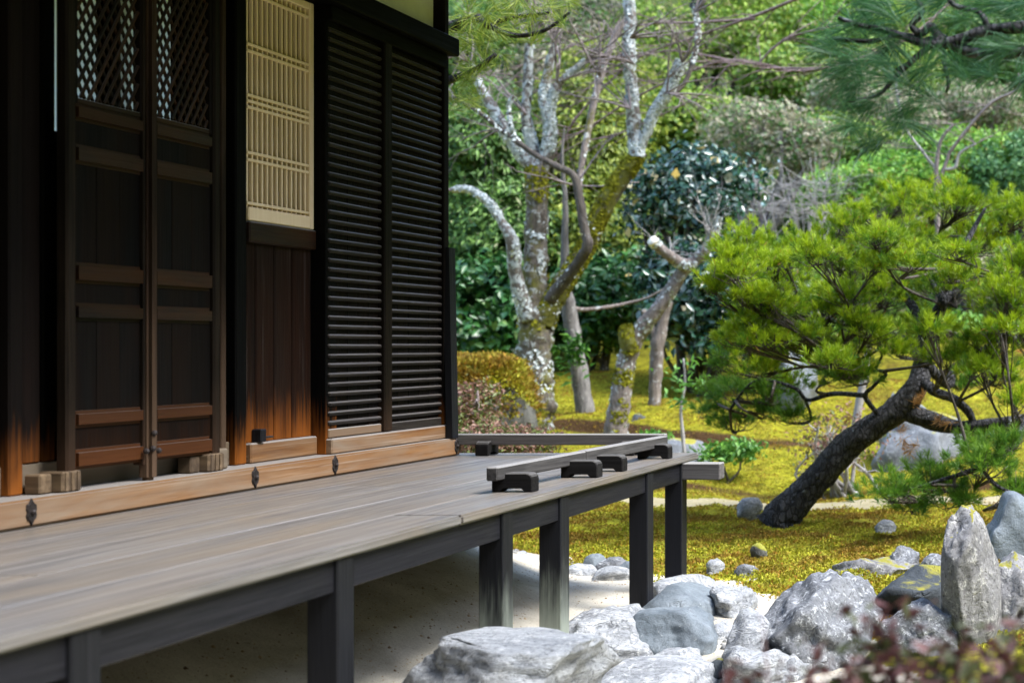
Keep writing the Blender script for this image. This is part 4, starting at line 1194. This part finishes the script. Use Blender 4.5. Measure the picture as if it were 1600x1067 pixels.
t3 = empty('plum_tree', base_of(962, 14.6), 'bent pinkish-barked plum with a sawn-off white limb end', 'tree')
_, a, r = limb('trunk', [(958, 705, 22), (962, 676, 18), (970, 620, 15), (979, 565, 14), (989, 536, 13), (1004, 512, 13), (1027, 484, 11), (1051, 450, 10), (1068, 424, 10), (1090, 404, 8), (1108, 384, 7), (1118, 362, 6), (1125, 340, 3)], 14.6, B_SMOOTH, t3, 14, .2, 130, 9)
crust('lichen', a, r, 1200, .12, 3.4); crust('moss', a[10:26], r[10:26], 1500, .0, 2.5)
_, a, r = limb('branch', [(1086, 410, 9), (1072, 414, 10, -.05), (1058, 408, 9, -.1), (1044, 398, 8, -.2), (1030, 387, 8, -.25), (1022, 379, 8, -.3)], 14.6, B_SMOOTH, t3, 12, .15, 131)
crust('lichen', a, r, 500, .1, 4)
_, a, r = limb('stump', [(986, 550, 13, -.02), (982, 530, 14, -.05), (980, 516, 12, -.05), (979, 508, 7, -.05)], 14.6, B_MOSS, t3, 14, .2, 132)
crust('moss', a, r, 900, -.4, 3)
a, b_ = P(1021, 378, 14.28), P(1018.5, 375.5, 14.26)
T = Tubes(); T.add([a, b_], [.058, .056], 16); T.build('cut_face', M_CUT, t3)
crust_part('lichen', 'lichen', t3, .035, L_LICHEN); crust_part('moss', 'moss', t3, .04, L_LIMBMOSS)
T = Tubes(); rg = random.Random(4)
for (x, y) in ((1118, 365), (1095, 395), (1070, 415), (1050, 400), (1110, 372)):
    for _ in range(3): grow(T, P(x, y, 14.5), Vector((rg.gauss(-.3, .8), rg.gauss(0, .5), rg.gauss(.5, .4))), rg.uniform(.3, .5), .007, 2, rg, .0, .5)
tw = T.build('twigs', B_TWIGP, t3); tw['kind'] = 'stuff'

t4 = empty('tree', base_of(1022, 15.6), 'straight slim grey trunk under the dark camellia', 'tree')
limb('trunk', [(1018, 700, 13), (1021, 660, 10), (1023, 616, 9), (1026, 562, 10), (1028, 535, 11), (1035, 505, 8), (1045, 470, 6)], 15.6, B_SMOOTH, t4, 10, .2, 140)
limb('branch', [(1027, 540, 7), (1018, 510, 5), (1005, 485, 4)], 15.6, B_SMOOTH, t4, 8, .2, 141)
t5 = empty('tree', base_of(1120, 17.5), 'short leaning trunk left behind the pine crown', 'tree')
limb('trunk', [(1108, 605, 11), (1114, 585, 9), (1126, 555, 9), (1140, 530, 8), (1160, 490, 6)], 17.5, B_GREYB, t5, 10, .2, 145)
t6 = empty('sapling', base_of(1338, 13.0), 'pale bare sapling stem behind the pine trunk', 'sapling')
limb('trunk', [(1335, 700, 7), (1338, 660, 7), (1346, 610, 6), (1352, 585, 6), (1356, 540, 4)], 13.0, B_TWIGP, t6, 8, .15, 146)
t7 = empty('sapling', base_of(1068, 13.2), 'thin leafy sapling on the moss beyond the veranda end', 'sapling')
limb('stem', [(1070, 715, 3), (1067, 680, 3), (1064, 640, 2.5), (1070, 600, 2), (1068, 560, 1.5)], 13.2, B_TWIGP, t7, 6, .1, 147)
lt = np.array([list(P(1068 + random.gauss(0, 16), random.uniform(555, 640), 13.2 + random.gauss(0, .1))) for _ in range(90)])
leafpart('leaves', leaves_mesh('leaves', lt - np.array(t7.location), np.tile([0, -.2, 1.], (len(lt), 1)), .08, L_GREEN, .4), t7)

# ------------------------------------------------------------------ shrubs and masses behind
def shrub(name, label, cat, ells, n, clumps, csz, size, mat, stem=None, aspect=.5, jitter=.8, group=None, shell=.55, twigs=None, flat=.6, along=None, extra=None, fold=.15):
    c = ells[0][0]
    x, y = c.x, c.y
    root = empty(name, (x, y, float(ground_z(x, y))), label, cat, group)
    org = np.array(root.location)
    pts, nrm, d = cloud(ells, n, clumps, csz, shell, flat)
    al = None
    if along == 'droop': al = d * np.array([1, 1, .2]) + np.array([0, 0, -.25]) + RNG.normal(0, .3, d.shape)
    leafpart('crown', leaves_mesh('crown', pts - org, nrm, size, mat, aspect, fold, jitter, al), root)
    if extra:
        en, es, em = extra
        k = RNG.integers(0, len(pts), en)
        leafpart('flowers', leaves_mesh('flowers', pts[k] + nrm[k] * .05 - org, nrm[k], es, em, .9), root)
    T = Tubes(); rg = random.Random(int(x * 100) % 997)
    ns = stem if stem else 5
    for i in range(ns):
        e = ells[i % len(ells)]
        b = Vector((x + rg.gauss(0, .12), y + rg.gauss(0, .1), root.location.z - .05))
        t = Vector(e[0]) + Vector((rg.uniform(-.6, .6) * e[1], rg.uniform(-.6, .6) * e[2], rg.uniform(.0, .7) * e[3]))
        m = b.lerp(t, .5) + Vector((rg.gauss(0, .1), rg.gauss(0, .1), 0))
        r0 = max(.012, .03 * (t - b).length ** .8)
        sp, rr = spline([(b, r0), (m, r0 * .7), (t, r0 * .25)], 4)
        T.add(sp, rr, 6, .1, i)
        for _ in range(3): grow(T, sp[rg.randint(4, 7)], Vector((rg.gauss(0, 1), rg.gauss(0, 1), .6)), e[3] * .6, r0 * .4, 1, rg)
    T.build('stems', twigs if twigs else B_DARKB, root)['kind'] = 'stuff'
    return root

shrub('cypress_tree', 'feathery mid-green cypress behind the lichened plum trunk', 'tree', [ell(765, 250, 80, 120, 18.6), ell(800, 370, 85, 90, 18.3), ell(740, 420, 60, 100, 18.6)], 36000, 520, .17, .105, L_CYP2, aspect=.34, along='droop', jitter=.45, flat=.28, shell=.2)
shrub('cypress_tree', 'yellow-green cypress right of the lichened plum trunk', 'tree', [ell(905, 230, 85, 110, 19.3), ell(915, 370, 80, 100, 18.9), ell(975, 420, 50, 60, 19)], 36000, 520, .17, .105, L_CYP, aspect=.34, along='droop', jitter=.45, flat=.28, shell=.2)
shrub('evergreen_bush', 'dark broad-leaved evergreen bush at the left beside the hall corner', 'bush', [ell(745, 490, 80, 85, 17.2), ell(800, 470, 40, 60, 17.4), ell(620, 460, 90, 110, 17.6)], 10500, 300, .13, .14, L_DARK, aspect=.5)
shrub('evergreen_bush', 'dark evergreen bush in the shade between the two plum trees', 'bush', [ell(930, 480, 80, 65, 18.2), ell(965, 440, 60, 50, 18.4)], 7000, 200, .13, .13, L_DARK, aspect=.5)
shrub('camellia_bush', 'glossy camellia bush dotted with yellow and white flowers', 'bush', [ell(1085, 262, 52, 32, 17.4), ell(1025, 300, 32, 34, 17.2), ell(1142, 280, 40, 30, 17.6), ell(1085, 318, 60, 32, 17.2), ell(1010, 340, 22, 22, 17.2)], 4600, 200, .15, .105, L_CAM, aspect=.55, jitter=.6, extra=(70, .13, L_FLOWER))
shrub('camellia_bush', 'dark camellia mass behind the left end of the pine crown', 'bush', [ell(1100, 440, 95, 70, 17.0), ell(1180, 450, 80, 85, 17.2), ell(1060, 480, 60, 50, 16.8), ell(1150, 520, 80, 40, 16.8)], 9000, 240, .11, .125, L_CAM, aspect=.5, jitter=.7, extra=(50, .12, L_FLOWER))
AZ = 'clipped azaleas on the hillside'
shrub('azalea_bush', 'bright green azalea mound directly above the middle of the pine crown', 'bush', [ell(1330, 300, 80, 42, 20.5), ell(1390, 280, 60, 40, 21)], 9000, 200, .10, .085, L_AZA, group=AZ)
shrub('azalea_bush', 'broad green azalea mound above the right end of the pine crown', 'bush', [ell(1500, 250, 100, 50, 21.5), ell(1440, 290, 70, 40, 20.8)], 11000, 240, .10, .085, L_AZA, group=AZ)
shrub('azalea_bush', 'bluish-green azalea mound at the right edge above the pine', 'bush', [ell(1590, 275, 70, 60, 21)], 7000, 160, .10, .085, L_AZA2, group=AZ)
shrub('azalea_bush', 'small green bush above the twiggy grey shrub on the hillside', 'bush', [ell(1300, 215, 60, 35, 25), ell(1370, 225, 60, 35, 24.5)], 7000, 160, .13, .11, L_HILL, group=AZ)
shrub('hill_shrub', 'grey-brown half-bare shrub right of the camellia on the slope', 'bush', [ell(1180, 205, 80, 45, 24), ell(1250, 225, 60, 40, 23.5)], 6000, 160, .16, .10, L_BROWN, twigs=B_TWIG, stem=14)
shrub('hill_shrub', 'grey-brown half-bare shrub in the middle of the hillside', 'bush', [ell(1330, 160, 75, 50, 26), ell(1400, 185, 60, 45, 25)], 6000, 160, .16, .10, L_BROWN, twigs=B_TWIG, stem=14)
shrub('hill_shrub', 'brownish thin shrub on the slope at the right edge', 'bush', [ell(1520, 165, 80, 30, 27)], 4500, 130, .16, .10, L_BROWN, twigs=B_TWIG, stem=10)
HT = 'green trees on the hillside'
for i, (e, lab, mt) in enumerate((
        ([ell(1130, 60, 80, 45, 31), ell(1190, 30, 70, 45, 32)], 'bright green bushy tree at the top beside the dark far trunk', L_HILL),
        ([ell(1260, 55, 80, 55, 33), ell(1330, 20, 70, 50, 34)], 'green leafy tree at the top centre-right of the hillside', L_AZA),
        ([ell(1030, 70, 70, 60, 30), ell(1020, 140, 60, 60, 29)], 'green tree at the top behind the tall plum limb', L_HILL),
        ([ell(900, 60, 90, 70, 30), ell(860, 130, 70, 60, 29)], 'pale green tree high behind the plum crown', L_BROWN),
        ([ell(750, 80, 90, 80, 30)], 'dark green tree high behind the hall corner', L_CYP2),
        ([ell(1440, 60, 100, 60, 34), ell(1400, 110, 60, 45, 31)], 'green tree high behind the blurred pine branch', L_HILL),
        ([ell(1570, 70, 90, 75, 33)], 'deep green tree at the top right of the hillside', L_CYP2),
        ([ell(1230, 120, 60, 35, 29)], 'yellowish green bush below the top trees on the hillside', L_HILL),
        ([ell(1080, 190, 70, 35, 27)], 'olive bush between the plum limb and the grey-brown shrub', L_HILL),
        ([ell(970, 200, 60, 60, 26), ell(940, 130, 60, 60, 27)], 'olive green tree seen between the plum limbs', L_CYP))):
    shrub('hill_tree', lab, 'tree', e, 11000, 260, .22, .13, mt, group=HT, stem=4)
# white twiggy dead shrub
ds = empty('twig_bush', base_of(1245, 19.5), 'pale grey mass of bare twigs right of the camellia', 'bush')
T = Tubes(); rg = random.Random(9)
for k in range(70):
    x, y = rg.uniform(1175, 1300), rg.uniform(285, 345)
    grow(T, P(x, y, 19.5 + rg.uniform(-.3, .3)), Vector((rg.gauss(0, 1), rg.gauss(0, .4), rg.gauss(.25, .25))), rg.uniform(.35, .7), .008, 2, rg, .02, .5)
for k in range(9):
    b = Vector(ds.location) + Vector((rg.gauss(0, .2), 0, -.05)); grow(T, b, P(rg.uniform(1180, 1300), 320, 19.5) - b, (P(1245, 320, 19.5) - b).length, .02, 1, rg, 0, .3, wob=.1)
T.build('twigs', B_TWIGP, ds)['kind'] = 'stuff'
# far dark trunks
for i, (px, y0_, y1_, r, Y, lab) in enumerate(((1090, 175, -60, 14, 30.5, 'dark straight conifer trunk at the top of the slope'), (1270, 140, -60, 6, 34, 'thin dark trunk among the top trees'), (1115, 180, 60, 5, 31, 'slim dark trunk right of the dark straight conifer trunk'))):
    t = empty('far_tree', base_of(px, Y), lab, 'tree')
    q = P(px, 0, Y)
    zg = t.location.z - .2
    T = Tubes(); T.add([Vector((q.x, Y, zg)), Vector((q.x + .02, Y, zg + 2)), Vector((q.x, Y, zg + 6))], [r / F * Y * 1.1, r / F * Y, r / F * Y * .8], 10, .1, i)
    T.build('trunk', B_FAR, t)
    pts, nrm, d = cloud([(Vector((q.x, Y, zg + 6.5)), 1.6, 1.6, 2.2)], 3500, 90, .2)
    leafpart('crown', leaves_mesh('crown', pts - np.array(t.location), nrm, .2, L_CYP2, .35), t)

# bare maple twigs sweeping across the top
mp_ = empty('maple_tree', base_of(1640, 18.5), 'bare reddish maple branches sweeping across the top of the garden', 'tree')
MY = 16.5
MB = [[(1640, 640, 40, 2), (1660, 400, 34, 2), (1690, 100, 26, 2), (1650, -100, 18, 1.5)],
      [(1650, -60, 6.0, 1.5), (1540, -40, 3.6, 1), (1420, 60, 2.4, .5), (1300, 104, 2.1), (1230, 110, 2.4), (1140, 95, 2.4), (1060, 120, 1.8), (980, 160, 1.8), (920, 200, 1.2), (880, 215, 0.9)],
      [(1640, -90, 6.0, 1.5), (1480, -60, 4.2, 1), (1300, -20, 3.0), (1180, 25, 2.4), (1085, 58, 1.8), (1000, 90, 1.5), (930, 150, 1.5), (890, 200, 1.2)],
      [(1300, 108, 2.4), (1245, 107, 2.1), (1200, 105, 1.8), (1190, 95, 1.8), (1230, 60, 1.5), (1290, 45, 1.2)],
      [(1180, 30, 2.4), (1100, 35, 1.8), (1000, 40, 1.8), (900, 70, 1.2), (840, 95, 1.2)],
      [(1140, 95, 1.8), (1040, 80, 1.5), (940, 110, 1.2), (860, 125, 0.9), (800, 118, 0.6)],
      [(1150, 90, 1.8), (1090, 150, 1.2), (1010, 190, 1.2), (950, 215, 0.9)]]
rg = random.Random(21); T = Tubes()
for i, L in enumerate(MB):
    _, a, r = limb('trunk' if i == 0 else 'branch', L, MY, B_GREYB if i == 0 else B_TWIGR, mp_, 8, .1, 160 + i)
    if i:
        for k in range(8, len(a), 2):
            d = (a[min(k + 1, len(a) - 1)] - a[k - 1]).normalized()
            grow(T, a[k], d + Vector((rg.gauss(-.3, .3), rg.gauss(0, .4), rg.gauss(.0, .35))), rg.uniform(.5, 1.0), .008, 2, rg, .01, .35, (1, 3))
T.build('twigs', B_TWIGR, mp_)['kind'] = 'stuff'
# bare tree of fine twigs in front of the azaleas, right
ft = empty('shrub', base_of(1468, 17), 'slender bare shrub rising in front of the hillside azaleas', 'bush')
for i, L in enumerate([[(1466, 480, 5), (1464, 300, 5), (1463, 265, 4), (1470, 220, 3), (1490, 195, 2)], [(1466, 290, 4), (1480, 250, 3), (1490, 230, 3), (1545, 165, 3), (1590, 140, 2), (1592, 115, 1.5)],
                       [(1463, 265, 3), (1440, 235, 2.5), (1415, 200, 2), (1402, 150, 2), (1400, 120, 1.5)], [(1475, 265, 3), (1492, 262, 3), (1500, 240, 2.5), (1525, 225, 2)]]):
    limb('stem', L, 17, B_TWIGP if i > 1 else B_TWIG, ft, 6, .1, 180 + i)
T = Tubes(); rg = random.Random(33)
for (x, y) in ((1490, 195), (1590, 125), (1545, 165), (1402, 150), (1525, 225), (1440, 235), (1415, 200)):
    for _ in range(4): grow(T, P(x, y, 17), Vector((rg.gauss(0, 1), rg.gauss(0, .5), rg.gauss(.3, .4))), rg.uniform(.35, .7), .007, 2, rg, .0, .5)
T.build('twigs', B_TWIG, ft)['kind'] = 'stuff'

# low shrubs beyond the rail
shrub('azalea_bush', 'reddish-leaved azalea in front of the moss-capped boulder', 'bush', [ell(735, 632, 42, 38, 11.6), ell(700, 640, 40, 40, 11.7)], 3000, 130, .05, .045, L_RED, twigs=B_TWIG)
shrub('low_hedge', 'low hedge of small reddish leaves just behind the far rail', 'hedge', [ell(760, 690, 70, 26, 10.6, .35), ell(830, 692, 48, 20, 10.6, .3)], 5000, 190, .05, .038, L_RED, twigs=B_TWIG)
pb = shrub('twig_bush', 'sparse pale twiggy bush left of the pine trunk with few pinkish leaves', 'bush', [ell(1320, 680, 70, 42, 12.6), ell(1280, 700, 40, 30, 12.6)], 700, 120, .10, .05, L_RED, twigs=B_TWIGP, stem=14)
shrub('low_bush', 'low green plant at the dark bank left below the pine crown', 'bush', [ell(1150, 704, 34, 11, 13.2), ell(1112, 708, 22, 9, 13.2)], 600, 60, .07, .07, L_GREEN)
shrub('low_bush', 'small low green plant at the base of the slim grey trunk', 'bush', [ell(1024, 688, 20, 9, 14.3)], 260, 30, .05, .08, L_GREEN)
# blurred reddish bush close to the camera
fb = [(Vector((.02, 2.15, .59)), .42, .30, .40), (Vector((-.28, 2.1, .60)), .26, .25, .36), (Vector((-.45, 2.1, .50)), .20, .2, .36), (Vector((.35, 2.2, .50)), .35, .3, .42)]
shrub('nandina_bush', 'out-of-focus reddish bush in the bottom right corner close to the viewer', 'bush', fb, 15000, 520, .04, .034, L_FRONT, twigs=B_TWIGR, stem=14, aspect=.45)

# ------------------------------------------------------------------ undergrowth that covers the hillside
def undergrowth(label, n, y0, y1, thr, size, mat, h, ph):
    y = RNG.uniform(y0, y1, n); px = RNG.uniform(560, 1900, n); x = (px - VX) / F * y
    f = np.sin(x * 1.3 + ph) * np.sin(y * .9 + 1.7 * ph) + .6 * np.sin(x * 2.9 + y * 1.3 + ph) + .3 * np.sin(x * 6.1 - y * 4.3)
    k = f > thr
    x, y, f = x[k], y[k], f[k]
    z = ground_z(x, y) + np.sqrt(np.clip(f - thr, 0, 2)) * h * RNG.uniform(.55, 1.05, len(x))
    p = np.stack([x, y, z], 1)
    o = put('undergrowth', leaves_mesh('undergrowth', p, np.tile([0, -.5, 1.], (len(p), 1)), size, mat, .5, .15, .7), (0, 0, 0))
    tag(o, label, 'undergrowth', kind='stuff')
undergrowth('fresh green undergrowth spread over the hillside', 84000, 19.5, 42, .1, .11, L_AZA, .55, .3)
undergrowth('olive and yellow ground cover between the hillside bushes', 62000, 20, 44, .15, .11, L_HILL, .45, 2.1)
undergrowth('grey-brown dry brush on the hillside', 36000, 21, 40, .3, .10, L_BROWN, .6, 4.0)

# ------------------------------------------------------------------ moss blades and litter
def scatter(n, x0, x1, y0, y1, keep):
    x = RNG.uniform(x0, x1, n); y = RNG.uniform(y0, y1, n)
    k = keep(x, y)
    x, y = x[k], y[k]
    return np.stack([x, y, ground_z(x, y)], 1)
def in_view(x, y): px = VX + F * x / y; return (px > 600) & (px < 2150)
def mossy(x, y):
    jx, jy = x + RNG.normal(0, .045, len(x)), y + RNG.normal(0, .06, len(x))
    return in_view(x, y) & ~sand_mask(jx, jy) & ~path_mask(x, jy)
pt = np.concatenate([scatter(210000, -4.6, .6, 6.2, 12.0, mossy), scatter(90000, -7, .6, 12, 18, mossy), scatter(60000, .6, 3.0, 4.5, 15, mossy)])
hm = np.array([mnoise.noise(Vector((p[0] * 5.5, p[1] * 4.5, .3))) + .6 * mnoise.noise(Vector((p[0] * 14, p[1] * 11, 7.3))) for p in pt])
k = hm > RNG.uniform(-.75, -.10, len(pt))
pt, hm = pt[k], hm[k]
pt[:, 2] += np.clip(hm + .2, 0, 1) * .042 * RNG.uniform(.5, 1, len(pt))
dn = np.tile([0, 0, 1.], (len(pt), 1))
me = needles('moss_tufts', pt, dn, 1, .021, .014, L_MOSS, (0, 0, 0), 1.1)
o = put('moss_tufts', me, (0, 0, 0)); tag(o, 'short yellow-green moss tufts covering the ground', 'moss', kind='stuff')
# thick moss cushions on the capped boulder
mb = [o for o in bpy.data.objects if o.get('label', '').startswith('broad moss-capped')][0]
vv = np.array([list(v.co) for v in mb.data.vertices]); vn = np.array([list(v.normal) for v in mb.data.vertices])
ok = vn[:, 2] > .30 + RNG.normal(0, .15, len(vn))
idx = RNG.choice(np.nonzero(ok)[0], 26000)
mp0 = vv[idx] + RNG.normal(0, .03, (len(idx), 3)) * np.array([1, 1, .3]) + vn[idx] * .012
leafpart('moss_cap', needles('moss_cap', mp0, vn[idx] + np.array([0, 0, .5]), 1, .05, .02, L_MOSS, (0, 0, 0), .9), mb)
# small pebbles and debris on the sand
pp = scatter(9000, -3.4, -.6, 3.5, 9, lambda x, y: sand_mask(x, y))
V, Q = [], []
for p in pp:
    s = random.uniform(.0015, .006) * (2 if random.random() < .06 else 1); b = len(V)
    for a in range(5): V.append((p[0] + s * math.cos(a * 1.257) * random.uniform(.7, 1.3), p[1] + s * math.sin(a * 1.257), p[2] + .004))
    V.append((p[0], p[1], p[2] + .006 + s * .7))
    for a in range(5): Q.append((b + a, b + (a + 1) % 5, b + 5))
o = put('grit', np_mesh('grit', V, Q, L_LITTER), (0, 0, 0)); tag(o, 'scattered grit and leaf litter on the sand', 'grit', kind='stuff')
